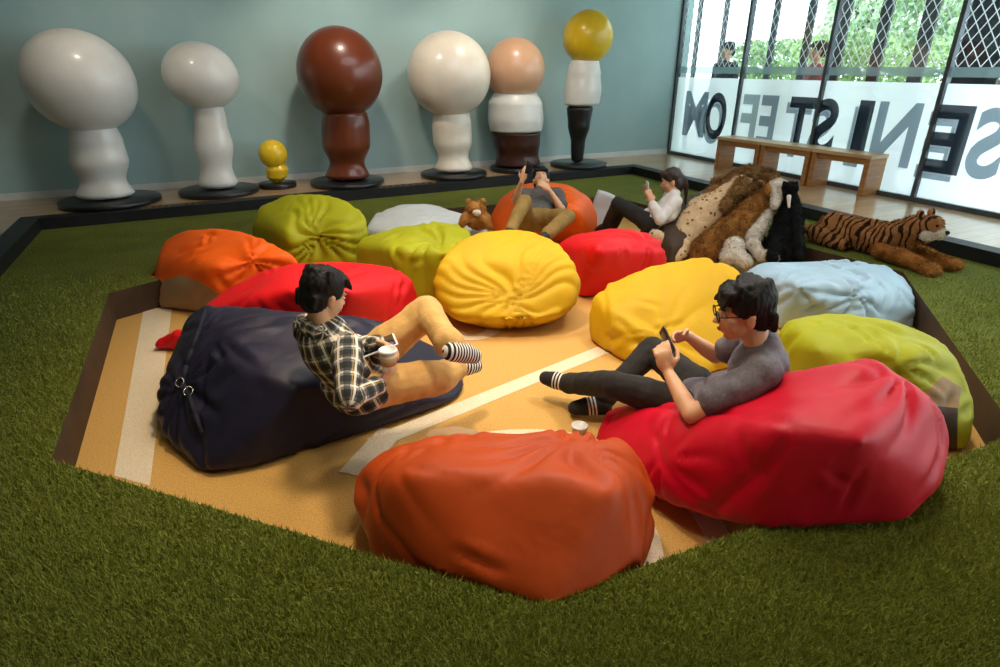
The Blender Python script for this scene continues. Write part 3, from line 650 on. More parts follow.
# ------------------------------------------------------------------ people
M_skin = mat('skin', 'dcab84', 'd29b74', .5, 6, .08, 120); M_hair = mat('black hair', '120d0b', '0a0706', .6, 60, .25, 200, spec=.3, stretch=(1, 1, .25))
M_brownhair = mat('dark brown hair', '3a241a', '2a1a13', .45, 60, .5, 160, stretch=(1, 1, .25))
M_eye = mat('eye white', 'e8e4de', 'dcd6ce', .3); M_iris = mat('dark iris', '17100c', '0e0a08', .2); M_lip = mat('lips', 'b56a5c', 'a65d50', .5)
M_blackpl = mat('black plastic', '0f0f11', '161618', .25, 6); M_whitepl = mat('white plastic', 'e6e6e4', 'd8d8d6', .3, 6)
M_screen = mat('dark glass screen', '10141c', '0b0e14', .08, 4)
def frame(F, U):
    F = F.normalized(); U = (U-F*U.dot(F)).normalized(); R = F.cross(U).normalized(); return R, F, U
def hand_prims(bm, wr, D, N, s=1.0, curl=.6, side=1, spread=.12):
    """D: along the fingers, N: out of the palm, side: which side the thumb leaves"""
    D = D.normalized(); N = (N-D*N.dot(D)).normalized(); W = D.cross(N)*side
    c = wr+D*.045*s
    add_ell(bm, c, (.040*s, .050*s, .015*s), (W, D, N), 14)
    add_cap(bm, wr-D*.01*s, wr+D*.03*s, .022*s, .02*s, 10)
    for k, (off, L) in enumerate([(.029, .074), (.010, .082), (-.010, .077), (-.029, .060)]):
        p = wr+D*.080*s+W*off*s; a = 0; add_cap(bm, wr+D*.04*s+W*off*.8*s, p, .0095*s, .0092*s, 8)
        for j, fr in enumerate((.45, .32, .23)):
            a += curl*(.75+.12*k)*(1, 1.15, .8)[j]
            dr = (D*math.cos(a)+N*math.sin(a)+W*spread*(1.5-k)*.3).normalized()
            q = p+dr*L*fr*s; add_cap(bm, p, q, (.0088-.0007*j)*s, (.0082-.0007*j)*s, 8); p = q
    p = wr+D*.022*s+W*.026*s; d1 = (W*.75+D*.6+N*.35).normalized(); d2 = (W*.25+D*.85+N*.55).normalized(); d3 = (D*.8+N*.7-W*.1).normalized()
    for dr, L, r in ((d1, .036, .0115), (d2, .030, .0098), (d3, .024, .0088)):
        q = p+dr*L*s; add_cap(bm, p, q, r*s, (r-.001)*s, 8); p = q
def head_prims(bm, c, F, U, s):
    R, F, U = frame(F, U)
    e = lambda x, y, z: c+R*x*s+F*y*s+U*z*s
    add_ell(bm, e(0, -.012, .03), (.074*s, .094*s, .088*s), (R, F, U), 28)
    add_ell(bm, e(0, .030, -.03), (.058*s, .062*s, .078*s), (R, F, U), 24)
    add_ell(bm, e(0, .052, -.092), (.03*s, .028*s, .022*s), (R, F, U), 14)
    for x in (-1, 1):
        add_ell(bm, e(x*.036, .055, -.03), (.026*s, .024*s, .03*s), (R, F, U), 12)
        add_ell(bm, e(x*.076, -.008, -.012), (.010*s, .02*s, .032*s), (R, F, U), 12)
        add_ell(bm, e(x*.083, -.012, .004), (.008*s, .016*s, .018*s), (R, F, U), 10)
        add_ell(bm, e(x*.03, .078, .026), (.026*s, .012*s, .010*s), (R, F, U), 10)
    add_cap(bm, e(0, .086, .012), e(0, .108, -.024), .008*s, .013*s, 10)
    for x in (-1, 1): add_ell(bm, e(x*.011, .098, -.028), (.009*s, .010*s, .008*s), (R, F, U), 8)
    add_ell(bm, e(0, .086, -.055), (.022*s, .012*s, .008*s), (R, F, U), 10)
    add_ell(bm, e(0, .084, -.067), (.019*s, .012*s, .008*s), (R, F, U), 10)
    return e
def person(label, J, s=1.0, voxel=.007, shirt=None, trousers=None, sock=None, hair=None, sleeve='short', hairstyle='short', glasses=False, cat='person', group=None, build=1.0, shoe=None, shirt_n=(.010, 6)):
    e0 = empty('person', Vector((J['pelvis'].x, J['pelvis'].y, J.get('ground', PITZ)))); tag(e0, label, cat, group)
    pel, che, nek, hd = J['pelvis'], J['chest'], J['neck'], J['head']
    side = J['side'].normalized()        # towards the person's left
    up = (nek-che).normalized(); b = build
    spineF = side.cross(up).normalized()
    if 'F' in J and spineF.dot(J['F']) < 0 and abs(spineF.dot(J['F'])) > .3: spineF = -spineF
    sh = {+1: J.get('shL', nek-up*.055*s+side*.165*s*b), -1: J.get('shR', nek-up*.055*s-side*.165*s*b)}
    hp = {+1: pel+side*.085*s, -1: pel-side*.085*s}
    wst = J.get('waist', pel.lerp(che, .5)); lu = (wst-pel).normalized()
    pF = side.cross(lu).normalized(); A1 = (side, spineF, up); A0 = (side, pF, lu)
    def torso(bm, g, low=True, neckcut=0):
        add_ell(bm, che, ((.148*b)*s+g, .098*s*b+g, .15*s+g), A1, 26)
        add_ell(bm, che+(nek-che)*.42, (.155*s*b+g, .078*s+g, .075*s+g), A1, 22)
        add_cap(bm, sh[1], sh[-1], .05*s+g, seg=14)
        add_ell(bm, wst, (.130*s*b+g, .092*s*b+g, .13*s+g), A0, 22)
        if low: add_ell(bm, pel+lu*.02*s, (.148*s*b+g, .105*s+g, .105*s+g), A0, 22)
    # body: one continuous surface
    bm = bmesh.new(); torso(bm, 0)
    hF, hU = J['F'], J.get('U', Vector((0, 0, 1)))
    ev = head_prims(bm, hd, hF, hU, s*.98)
    add_cap(bm, nek-up*.03*s, ev(0, -.02, -.06), .054*s, .05*s)
    AR = {}
    for k, nm in ((1, 'L'), (-1, 'R')):
        if 'el'+nm in J:
            el, wr = J['el'+nm], J['wr'+nm]; AR[k] = (el, wr)
            add_cap(bm, sh[k], el, .046*s, .036*s); add_cap(bm, el, el.lerp(wr, .35), .036*s, .037*s); add_cap(bm, el.lerp(wr, .3), wr, .037*s, .023*s)
            D, N, cu, sd_ = J.get('hand'+nm, ((wr-el).normalized(), Vector((0, 0, -1)), .5, k))
            hand_prims(bm, wr, D, N, s, cu, sd_)
        kn, an, to = J['kn'+nm], J['an'+nm], J['to'+nm]
        add_cap(bm, hp[k], kn, .078*s, .052*s); add_cap(bm, kn, kn.lerp(an, .35), .052*s, .053*s); add_cap(bm, kn.lerp(an, .3), an, .052*s, .034*s)
        ft = (to-an); hl = an-ft.normalized()*.04*s-(kn-an).normalized()*.03*s
        add_cap(bm, hl, an+ft*.55, .036*s, .041*s); add_cap(bm, an+ft*.5, to, .041*s, .031*s); add_cap(bm, an, an+ft*.5, .036*s, .038*s)
    add_part(e0, 'body', remesh(bm, voxel, 3, 'body', .5), M_skin)
    # shirt
    if shirt:
        bm = bmesh.new(); torso(bm, .013*s, low=True)
        add_cap(bm, nek-up*.05*s, nek-up*.012*s, .066*s, .062*s)
        for k, (el, wr) in AR.items():
            if sleeve == 'short': add_cap(bm, sh[k], sh[k].lerp(el, .68), .066*s, .062*s)
            else:
                add_cap(bm, sh[k], el, .064*s, .054*s); add_cap(bm, el, el.lerp(wr, .86), .054*s, .040*s)
            add_ell(bm, sh[k].lerp(che, .2), (.075*s,)*3)
        add_ell(bm, pel+lu*.01*s, ((.155*b)*s+J.get('hem', .012), .118*s+J.get('hem', .012), .10*s), A0, 22)
        me = remesh(bm, voxel*1.2, 5, 'shirt', .6); roughen(me, .016*s, shirt_n[1], 5, (1, 1, 1.6), out=.005*s); roughen(me, .006*s, 22, 2)
        bones = [(pel, nek, .15*s)]+[(sh[k], el, .055*s) for k, (el, wr) in AR.items()]+[(el, wr, .05*s) for k, (el, wr) in AR.items()]
        cloth_coords(me, bones, 0); add_part(e0, 'shirt', me, shirt)
    if trousers:
        bm = bmesh.new(); g = .013*s
        add_ell(bm, pel, (.150*s*b+g, .112*s+g, .10*s+g), A0, 22)
        for k, nm in ((1, 'L'), (-1, 'R')):
            kn, an = J['kn'+nm], J['an'+nm]; cut = J.get('cuff', .93)
            bg = J.get('baggy', 1.0); add_cap(bm, hp[k], kn, .088*s*bg, .064*s*bg); add_cap(bm, kn, kn.lerp(an, cut), .064*s*bg, .048*s*bg); add_cap(bm, kn.lerp(an, cut-.1), kn.lerp(an, cut), .052*s*bg, .053*s*bg)
            add_ell(bm, hp[k].lerp(kn, .15), (.095*s,)*3)
        me = remesh(bm, voxel*1.2, 4, 'trousers', .6); roughen(me, .012*s, 7, 8, out=.005*s); roughen(me, .004*s, 24, 4)
        add_part(e0, 'trousers', me, trousers)
    for k, nm in ((1, 'L'), (-1, 'R')):
        if sock is None: continue
        kn, an, to = J['kn'+nm], J['an'+nm], J['to'+nm]; ft = to-an; hl = an-ft.normalized()*.04*s-(kn-an).normalized()*.03*s; g = .006*s
        bm = bmesh.new(); add_cap(bm, hl, an+ft*.55, .036*s+g, .041*s+g); add_cap(bm, an+ft*.5, to, .041*s+g, .031*s+g); add_cap(bm, an, an+ft*.5, .038*s+g, .038*s+g)
        add_cap(bm, an, an.lerp(kn, .22), .036*s+g, .038*s+g)
        me = remesh(bm, voxel, 2, 'sock')
        # cloth follows the foot: texture runs along the foot's own length
        v = getv(me); o = add_part(e0, 'sock' if shoe is None else 'shoe', me, sock)
    # hair
    R, F, U = frame(hF, hU); h = s*.98
    bm = bmesh.new(); E = lambda x, y, z: hd+R*x*h+F*y*h+U*z*h
    rnd = random.Random(len(label))
    add_ell(bm, E(0, -.022, .054), (.091*h, .102*h, .088*h), (R, F, U), 26)
    add_ell(bm, E(0, -.05, .0), (.080*h, .068*h, .085*h), (R, F, U), 22)
    add_ell(bm, E(0, .05, .088), (.066*h, .046*h, .034*h), (R, F, U), 18)
    for x in (-1, 1): add_ell(bm, E(x*.074, .008, .034), (.014*h, .034*h, .036*h), (R, F, U), 12)
    if hairstyle == 'fringe':
        for i in range(11): x = -.06+.012*i; add_cap(bm, E(x, .052, .098), E(x*1.05+.01*rnd.uniform(-1, 1), .094, .040+.012*rnd.random()), .016*h, .008*h, 8)
        for i in range(26):
            a = rnd.uniform(0, 6.28); q = rnd.uniform(.2, 1); add_cap(bm, E(.07*math.cos(a)*q, -.02+.08*math.sin(a)*q, .115), E(.082*math.cos(a)*q, -.02+.098*math.sin(a)*q, .128+.006*rnd.random()-.04*q), .022*h, .014*h, 8)
        for i in range(9): x = -.07+.0175*i; add_cap(bm, E(x, -.09, .0), E(x, -.095, -.075+.02*rnd.random()), .02*h, .009*h, 8)
    if hairstyle == 'short':
        for i in range(30):
            a = rnd.uniform(0, 6.28); q = rnd.uniform(.3, 1); add_cap(bm, E(.07*math.cos(a)*q, -.02+.08*math.sin(a)*q, .108), E(.084*math.cos(a)*q, -.02+.1*math.sin(a)*q, .124-.045*q), .022*h, .014*h, 8)
        for i in range(9): x = -.064+.016*i; add_cap(bm, E(x, .055, .092), E(x, .092, .055), .014*h, .008*h, 8)
        for i in range(7): x = -.06+.02*i; add_cap(bm, E(x, -.085, .0), E(x, -.088, -.055), .02*h, .009*h, 8)
    if hairstyle in ('long', 'ponytail'):
        add_ell(bm, E(0, -.06, -.03), (.082*h, .06*h, .11*h), (R, F, U), 20)
        pts = [E(0, -.095, .03), E(0, -.135, -.02), E(.0, -.14, -.11), E(.0, -.12, -.21), E(.0, -.11, -.28)]
        for i, (a, c_) in enumerate(zip(pts, pts[1:])): add_cap(bm, a, c_, (.04-.007*i)*h, (.033-.007*i)*h)
    me = remesh(bm, voxel*.8, 7, 'hair'); roughen(me, .005*h, 26, 3, (1, 1, .6)); roughen(me, .004*h, 100, 6, (1, 1, .25))
    add_part(e0, 'hair', me, hair or M_hair)
    # eyes, brows, mouth
    for x in (-1, 1):
        bm = bmesh.new(); add_ell(bm, ev(x*.031, .080, .006), (.013*h, .008*h, .0065*h), (R, F, U), 12)
        o = add_part(e0, 'eye', mesh_of(bm), M_eye)
        bm = bmesh.new(); add_ell(bm, ev(x*.031, .0865, .006), (.0058*h, .0035*h, .0058*h), (R, F, U), 10); me = mesh_of(bm); me.transform(Matrix.Translation(-e0.location))
        q = bpy.data.objects.new('iris', me); COL.objects.link(q); me.materials.append(M_iris); q.parent = o
        bm = bmesh.new(); add_cap(bm, ev(x*.018, .0925, .032), ev(x*.047, .080, .034), .004*h, .0028*h, 8); add_part(e0, 'eyebrow', mesh_of(bm), hair or M_hair)
    bm = bmesh.new(); add_ell(bm, ev(0, .0965, -.060), (.019*h, .005*h, .0065*h), (R, F, U), 12); add_part(e0, 'lips', mesh_of(bm), M_lip)
    if glasses:
        bm = bmesh.new()
        for x in (-1, 1):
            ring = [ev(x*.034+.026*math.cos(t), .104, .006+.020*math.sin(t)) for t in np.linspace(0, 2*math.pi, 17)]
            for a, c_ in zip(ring, ring[1:]): add_cap(bm, a, c_, .0026, seg=6)
            add_cap(bm, ev(x*.06, .102, .012), ev(x*.084, -.005, .012), .0026, seg=6); add_cap(bm, ev(x*.084, -.005, .012), ev(x*.084, -.025, -.005), .0026, seg=6)
        add_cap(bm, ev(-.009, .104, .010), ev(.009, .104, .010), .0026, seg=6)
        add_part(e0, 'glasses', mesh_of(bm), M_blackpl, 'black framed glasses')
    return e0
def phone(label, c, U, N, w_=.072, h_=.145, th=.009, m=None, cat='phone'):
    U = U.normalized(); N = (N-U*N.dot(U)).normalized(); W = U.cross(N)
    Rm = Matrix((W, U, N)).transposed()
    e = empty('smartphone' if cat == 'phone' else 'tablet', c); tag(e, label, cat)
    bm = bmesh.new(); add_box(bm, c, (w_, h_, th), Rm, .003); add_part(e, 'case', mesh_of(bm), m or M_blackpl)
    bm = bmesh.new(); add_box(bm, c+N*(th/2+.0004), (w_*.9, h_*.9, .001), Rm); add_part(e, 'screen', mesh_of(bm), M_screen)
    bm = bmesh.new(); add_ell(bm, c-N*th/2+U*h_*.4+W*w_*.3, (.006, .006, .0015), (W, U, N), 10); add_part(e, 'camera_lens', mesh_of(bm), M_blackpl)
def lerp_hand(a, b): return a.lerp(b, .5)
M_grey = mat('heather grey jersey', '6d6870', '5d5860', .85, 90, .3, 30, sheen=.05); M_char = mat('charcoal cotton', '26231f', '1c1a18', .9, 12, .3, 40)
M_tanp = mat('tan cotton', 'd6ab66', 'c99c58', .85, 12, .3, 40); M_olive = mat('olive tan cotton', '8e7238', '7d622c', .85, 12, .3, 40)
M_dgrey = mat('dark grey jersey', '5a5450', '4a4542', .85, 30, .2, 30); M_wht = mat('white cotton', 'e4dbd2', 'd6cabf', .85, 8, .2, 30)
def stripe_mat(name, c1, c2, scale, dirn, thr=.5, rng=None):
    m, N, L, P = nt(name); P.inputs['Roughness'].default_value = .9
    tc = N.new('ShaderNodeTexCoord'); dt = N.new('ShaderNodeVectorMath'); dt.operation = 'DOT_PRODUCT'; L.new(tc.outputs['Object'], dt.inputs[0]); dt.inputs[1].default_value = tuple(dirn)
    ml = N.new('ShaderNodeMath'); ml.operation = 'MULTIPLY'; ml.inputs[1].default_value = scale; L.new(dt.outputs['Value'], ml.inputs[0])
    fr = N.new('ShaderNodeMath'); fr.operation = 'FRACT'; L.new(ml.outputs[0], fr.inputs[0])
    gt = N.new('ShaderNodeMath'); gt.operation = 'GREATER_THAN'; gt.inputs[1].default_value = thr; L.new(fr.outputs[0], gt.inputs[0]); last = gt.outputs[0]
    mx = N.new('ShaderNodeMix'); mx.data_type = 'RGBA'; L.new(last, mx.inputs[0]); mx.inputs[6].default_value = lin(c1); mx.inputs[7].default_value = lin(c2)
    if rng:
        for (op, val) in (('GREATER_THAN', rng[0]), ('LESS_THAN', rng[1])):
            g = N.new('ShaderNodeMath'); g.operation = op; g.inputs[1].default_value = val; L.new(dt.outputs['Value'], g.inputs[0])
            mu = N.new('ShaderNodeMath'); mu.operation = 'MULTIPLY'; L.new(last, mu.inputs[0]); L.new(g.outputs[0], mu.inputs[1]); last = mu.outputs[0]
        L.new(last, mx.inputs[0])
    L.new(mx.outputs[2], P.inputs['Base Color']); return m
def plaid():
    m, N, L, P = nt('plaid flannel'); P.inputs['Roughness'].default_value = .9
    tc = N.new('ShaderNodeAttribute'); tc.attribute_name = 'cloth'
    def band(ch, sc, lo, hi, ph=0):
        dt = N.new('ShaderNodeVectorMath'); dt.operation = 'DOT_PRODUCT'; L.new(tc.outputs['Vector'], dt.inputs[0]); dt.inputs[1].default_value = ch
        a = N.new('ShaderNodeMath'); a.operation = 'MULTIPLY_ADD'; a.inputs[1].default_value = sc; a.inputs[2].default_value = ph; L.new(dt.outputs['Value'], a.inputs[0])
        f = N.new('ShaderNodeMath'); f.operation = 'FRACT'; L.new(a.outputs[0], f.inputs[0])
        g = N.new('ShaderNodeMath'); g.operation = 'COMPARE'; g.inputs[1].default_value = (lo+hi)/2; g.inputs[2].default_value = (hi-lo)/2; L.new(f.outputs[0], g.inputs[0]); return g.outputs[0]
    col = None; base = lin('6b6a62')
    cur = None
    def over(prev, mask, c, fac):
        mx = N.new('ShaderNodeMix'); mx.data_type = 'RGBA'; mu = N.new('ShaderNodeMath'); mu.operation = 'MULTIPLY'; mu.inputs[1].default_value = fac; L.new(mask, mu.inputs[0]); L.new(mu.outputs[0], mx.inputs[0])
        if prev is None: mx.inputs[6].default_value = base
        else: L.new(prev, mx.inputs[6])
        mx.inputs[7].default_value = lin(c); return mx.outputs[2]
    for ch in ((1, 0, 0), (0, 1, 0)):
        cur = over(cur, band(ch, 17, .0, .42), '15181c', .72)
        cur = over(cur, band(ch, 17, .62, .78), 'efe6d2', .75)
        cur = over(cur, band(ch, 17, .86, .92), '9fb0c8' if ch[0] > 0 else 'c8a04a', .6)
    L.new(cur, P.inputs['Base Color']); return m
# --- the man in the grey T-shirt
F = Vector((-.9, .3, 0)).normalized(); S = Vector((-.35, -.93, 0)).normalized()
J = dict(head=dep(744, 312, 2.30), neck=dep(764, 344, 2.33), chest=dep(757, 372, 2.42), waist=dep(733, 394, 2.56), pelvis=dep(704, 404, 2.74), side=S, F=Vector((-.93, .12, -.16)), U=Vector((-.1, 0, 1)))
up = (J['neck']-J['chest']).normalized(); shL = J['neck']-up*.055+S*.165; shR = J['neck']-up*.055-S*.165
J['elL'] = reach(692, 415, shL, .27, True); J['wrL'] = reach(668, 372, J['elL'], .235, True)
J['elR'] = reach(716, 356, shR, .27, True); J['wrR'] = reach(688, 336, J['elR'], .2, False)
hL, hR = J['pelvis']+S*.085, J['pelvis']-S*.085
J['knL'] = reach(614, 385, hL, .40, True); J['anL'] = at(567, 383, -.07); J['toL'] = at(546, 378, -.07)
J['knR'] = reach(652, 350, hR, .40, True); J['anR'] = at(600, 404, -.13); J['toR'] = at(575, 408, -.15)
ph = (J['wrL']+J['wrR'])/2
J['handL'] = ((Vector((-.25, .3, .85))), Vector((.1, .95, -.1)), .75, -1); J['handR'] = (Vector((-.85, -.35, .1)), Vector((.1, -.8, -.3)), .65, 1)
for a, b in (('shL', 'elL'), ('elL', 'wrL'), ('elR', 'wrR'), ('knL', 'anL'), ('knR', 'anR'), ('head', 'pelvis')):
    A = dict(J, shL=shL); print('MAN', a, b, round((A[a]-A[b]).length, 2), [round(q, 2) for q in A[b]])
sk = stripe_mat('dark sock with white stripes', '1f1c1a', 'd8d2c8', 42, (1, -.25, 0), .5)
man = person('young man in grey T-shirt and black glasses sitting cross-ankled against the crimson beanbag', J, 1.0, .0065, M_grey, M_char, sk, M_hair, hairstyle='fringe', glasses=True)
o = J['pelvis']
for ob in [c for c in man.children if c.name.startswith('sock')]:
    an = J['anL'] if ob.name == 'sock' else J['anR']; to = J['toL'] if ob.name == 'sock' else J['toR']
    d = (to-an).normalized(); mid_ = (an+(to-an)*.2-Vector((man.location))).dot(d)
    ob.data.materials[0] = stripe_mat('dark sock with white stripes', '1f1c1a', 'd8d2c8', 60, d, .5, (mid_-.01, mid_+.045))
phone('black smartphone held by the man in the grey T-shirt', dep(667, 341, 2.52), Vector((-.25, .75, .6)), Vector((.95, .25, .1)), .06, .12)
# --- the boy
F = Vector((.7, .7, 0)).normalized(); S = Vector((-.72, .69, 0)).normalized()
cs = .92
J = dict(head=dep(324, 296, 2.42), neck=dep(322, 325, 2.47), chest=dep(331, 348, 2.50), waist=dep(343, 368, 2.54), pelvis=dep(358, 382, 2.60), side=S, F=Vector((.62, .72, -.35)), U=Vector((.1, .1, 1)))
up = (J['neck']-J['chest']).normalized(); shL = J['neck']-up*.055*cs+S*.165*cs; shR = J['neck']-up*.055*cs-S*.165*cs
J['elR'] = reach(348, 396, shR, .24, False); J['wrR'] = reach(381, 384, J['elR'], .18, True)
J['elL'] = reach(362, 350, shL, .2, True); J['wrL'] = reach(378, 343, J['elL'], .14, False)
hL, hR = J['pelvis']+S*.07, J['pelvis']-S*.07
J['knL'] = reach(427, 312, hL, .36, True); J['anL'] = reach(454, 350, J['knL'], .33, False); J['toL'] = reach(474, 356, J['anL'], .14, True)
J['knR'] = reach(440, 377, hR, .33, True); J['anR'] = J['knR']+Vector((.03, .12, -.03)); J['anR'] = reach(456, 368, J['knR'], .17, True); J['toR'] = reach(476, 366, J['anR'], .14, True)
J['handR'] = (Vector((.4, .75, .5)), Vector((-.6, .3, .2)), .55, -1); J['handL'] = (Vector((.6, -.5, .1)), Vector((-.3, -.3, -.5)), .5, 1)
for k in ('pelvis', 'knL', 'anL', 'toL', 'knR', 'anR', 'toR', 'wrR'): print('BOY', k, [round(q, 2) for q in J[k]])
M_plaid = plaid(); J['cuff'] = .86; J['baggy'] = 1.18; J['hem'] = .032
sk2 = stripe_mat('black and white striped sock', '1c1a1a', 'e2dcd2', 52, (.8, .5, -.3), .55)
boy = person('boy in a black and white plaid shirt and tan trousers sitting on the navy beanbag', J, cs, .0065, M_plaid, M_tanp, sk2, M_hair, sleeve='long', hairstyle='short', build=1.08)
# hood lying on his back
R, F_, U_ = frame(J['F'], Vector((0, 0, 1)))
bm = bmesh.new(); q = J['neck']-F_*.06
add_cap(bm, q-S*.07-up*.02, q+S*.07-up*.02, .032); add_cap(bm, q-S*.05-up*.07-F_*.01, q+S*.05-up*.07-F_*.01, .034); add_cap(bm, q-up*.02, q-up*.12-F_*.01, .04, .025)
me = remesh(bm, .008, 3); roughen(me, .012, 14, 4); cloth_coords(me, [(q-S*.12, q+S*.12, .06)], 0); add_part(boy, 'hood', me, M_plaid)
phone('thin tablet in the lap of the boy in plaid', dep(377, 346, 2.52), Vector((.9, .3, .25)), Vector((-.3, -.1, .95)), .12, .17, .008, M_whitepl, 'tablet')
def cup(label, c, r=.036, h=.085, tilt=None, sleevec='e9e2d2'):
    e = empty('paper_cup', c); tag(e, label, 'cup')
    M = Matrix.Translation(c)
    bm = bmesh.new(); add_lathe(bm, [(0, 0), (r*.74, 0), (r*.76, .004), (r*.97, h*.9), (r*.94, h*.9), (r*.72, .01), (0, .01)], M=M, seg=28); add_part(e, 'cup_body', mesh_of(bm), mat('paper cup print', 'eee6d4', 'd9b98c', .6, 30))
    bm = bmesh.new(); add_lathe(bm, [(0, h*.93), (r*.8, h*.93), (r*.84, h*.99), (r*.95, h*.99), (r*1.04, h*.95), (r*1.06, h*.9), (r*1.0, h*.885)], M=M, seg=28); add_part(e, 'lid', mesh_of(bm), M_whitepl)
    bm = bmesh.new(); add_lathe(bm, [(r*.815, h*.3), (r*.84, h*.3), (r*.935, h*.68), (r*.905, h*.68)], M=M, seg=28); add_part(e, 'cup_sleeve', mesh_of(bm), mat('cup sleeve', 'c9a070', 'b88d5c', .8, 20))
cup('white lidded paper cup on the carpet behind the front orange beanbag', at(579, 438, PITZ+.003), .038, .075)
cup('pale paper cup held up by the boy in plaid', dep(389, 366, 2.36)+Vector((0, 0, -.02)), .036, .095)
# --- the reclining man at the back
S = Vector((.97, .1, 0)).normalized()
J = dict(head=dep(541, 180, 5.75), neck=dep(541, 191, 5.66), chest=dep(540, 201, 5.58), waist=dep(537, 211, 5.45), pelvis=dep(534, 219, 5.3), side=S, F=Vector((-.1, -.55, .75)), U=Vector((.05, .6, .75)))
up = (J['neck']-J['chest']).normalized(); shL = J['neck']-up*.055+S*.165; shR = J['neck']-up*.055-S*.165
J['elR'] = reach(515, 200, shR, .25, False); J['wrR'] = reach(522, 181, J['elR'], .24, False)
J['elL'] = reach(562, 210, shL, .27, False); J['wrL'] = reach(549, 190, J['elL'], .22, False)
hL, hR = J['pelvis']+S*.085, J['pelvis']-S*.085
J['knL'] = reach(568, 216, hL, .40, False); J['anL'] = reach(546, 236, J['knL'], .38, False); J['toL'] = J['anL']+Vector((-.06, -.1, -.02))
J['knR'] = reach(524, 202, hR, .40, False); J['anR'] = reach(510, 232, J['knR'], .38, False); J['toR'] = J['anR']+Vector((0, -.12, -.02))
J['handR'] = (Vector((.3, .1, 1)), Vector((.3, .6, 0)), .5, 1); J['handL'] = (Vector((-.6, .1, .5)), Vector((-.3, .6, -.3)), .6, -1)
person('person in dark grey T-shirt reclining on the orange beanbag, phone arm raised', J, .95, .010, M_dgrey, M_olive, mat('dark shoes', '2a2622', '1e1b18', .7), M_hair, hairstyle='short', shoe=True)
phone('phone raised by the person reclining on the orange beanbag', J['wrR']+Vector((.06, -.03, .12)), Vector((.2, .3, 1)), Vector((.2, .8, -.3)), .06, .11)
# --- the woman
F = Vector((-.95, .1, 0)); S = Vector((-.15, -1, 0)).normalized()
J = dict(head=dep(671, 181, 5.55), neck=dep(675, 194, 5.55), chest=dep(670, 207, 5.5), waist=dep(660, 216, 5.5), pelvis=dep(650, 222, 5.5), side=S, F=Vector((-.93, .1, -.25)), U=Vector((-.1, 0, 1)))
up = (J['neck']-J['chest']).normalized(); shL = J['neck']-up*.055+S*.15; shR = J['neck']-up*.055-S*.15
J['elL'] = reach(660, 219, shL, .25, False); J['wrL'] = reach(652, 203, J['elL'], .2, True)
J['elR'] = reach(656, 212, shR, .25, True); J['wrR'] = reach(648, 197, J['elR'], .2, False)
hL, hR = J['pelvis']+S*.08, J['pelvis']-S*.08
J['knL'] = reach(618, 203, hL, .38, True); J['anL'] = reach(606, 226, J['knL'], .36, True); J['toL'] = reach(598, 230, J['anL'], .14, True)
J['knR'] = reach(622, 208, hR, .38, True); J['anR'] = reach(612, 228, J['knR'], .36, True); J['toR'] = reach(603, 231, J['anR'], .14, True)
J['handL'] = (Vector((-.3, .2, 1)), Vector((-.3, .8, 0)), .4, -1); J['handR'] = (Vector((-.3, .1, 1)), Vector((-.3, -.8, 0)), .4, 1)
person('woman in a white top with a long dark ponytail seated at the back', J, .9, .009, M_wht, M_char, mat('black shoes', '1a1818', '121111', .6), M_brownhair, sleeve='long', hairstyle='ponytail', shoe=True)
phone('white phone held by the woman with the ponytail', J['wrL'].lerp(J['wrR'], .5)+Vector((-.03, 0, .1)), Vector((-.2, 0, 1)), Vector((1, 0, .2)), m=M_whitepl)
# --- passers-by outside the glass
def passer(px, dist, label, coat, hgt=1.72, ang=0):
    p = outp(px, dist, 40); k = hgt/1.75; S = (uB*math.cos(ang)+nB*math.sin(ang)).normalized(); F = Vector((S.y, -S.x, 0))
    Z = Vector((0, 0, 1)); b = p
    J = dict(ground=.02, pelvis=b+Z*.92*k, waist=b+Z*1.06*k, chest=b+Z*1.24*k, neck=b+Z*1.46*k, head=b+Z*1.62*k, side=S, F=F, cuff=.98)
    for nm, s_ in (('L', 1), ('R', -1)):
        J['el'+nm] = b+Z*1.12*k+S*.24*s_*k-F*.03; J['wr'+nm] = b+Z*.92*k+S*.2*s_*k+F*.12
        J['kn'+nm] = b+Z*.5*k+S*.1*s_+F*.03*s_; J['an'+nm] = b+Z*.09*k+S*.1*s_+F*.08*s_; J['to'+nm] = J['an'+nm]+F*.14-Z*.05
    person(label, J, k, .014, coat, M_char, mat('shoe leather', '1c1a18', '141211', .6), M_hair, sleeve='long', hairstyle='short', group=None, shoe=True, build=1.1)
passer(729, .42, 'passer-by in a dark blue coat outside the leftmost window pane', mat('dark navy coat', '28323f', '1e2733', .8), 1.74)
passer(820, .45, 'passer-by in a red jacket outside, beside the middle mullion', mat('red jacket', 'a33a34', '8a2c28', .8), 1.70, .5)
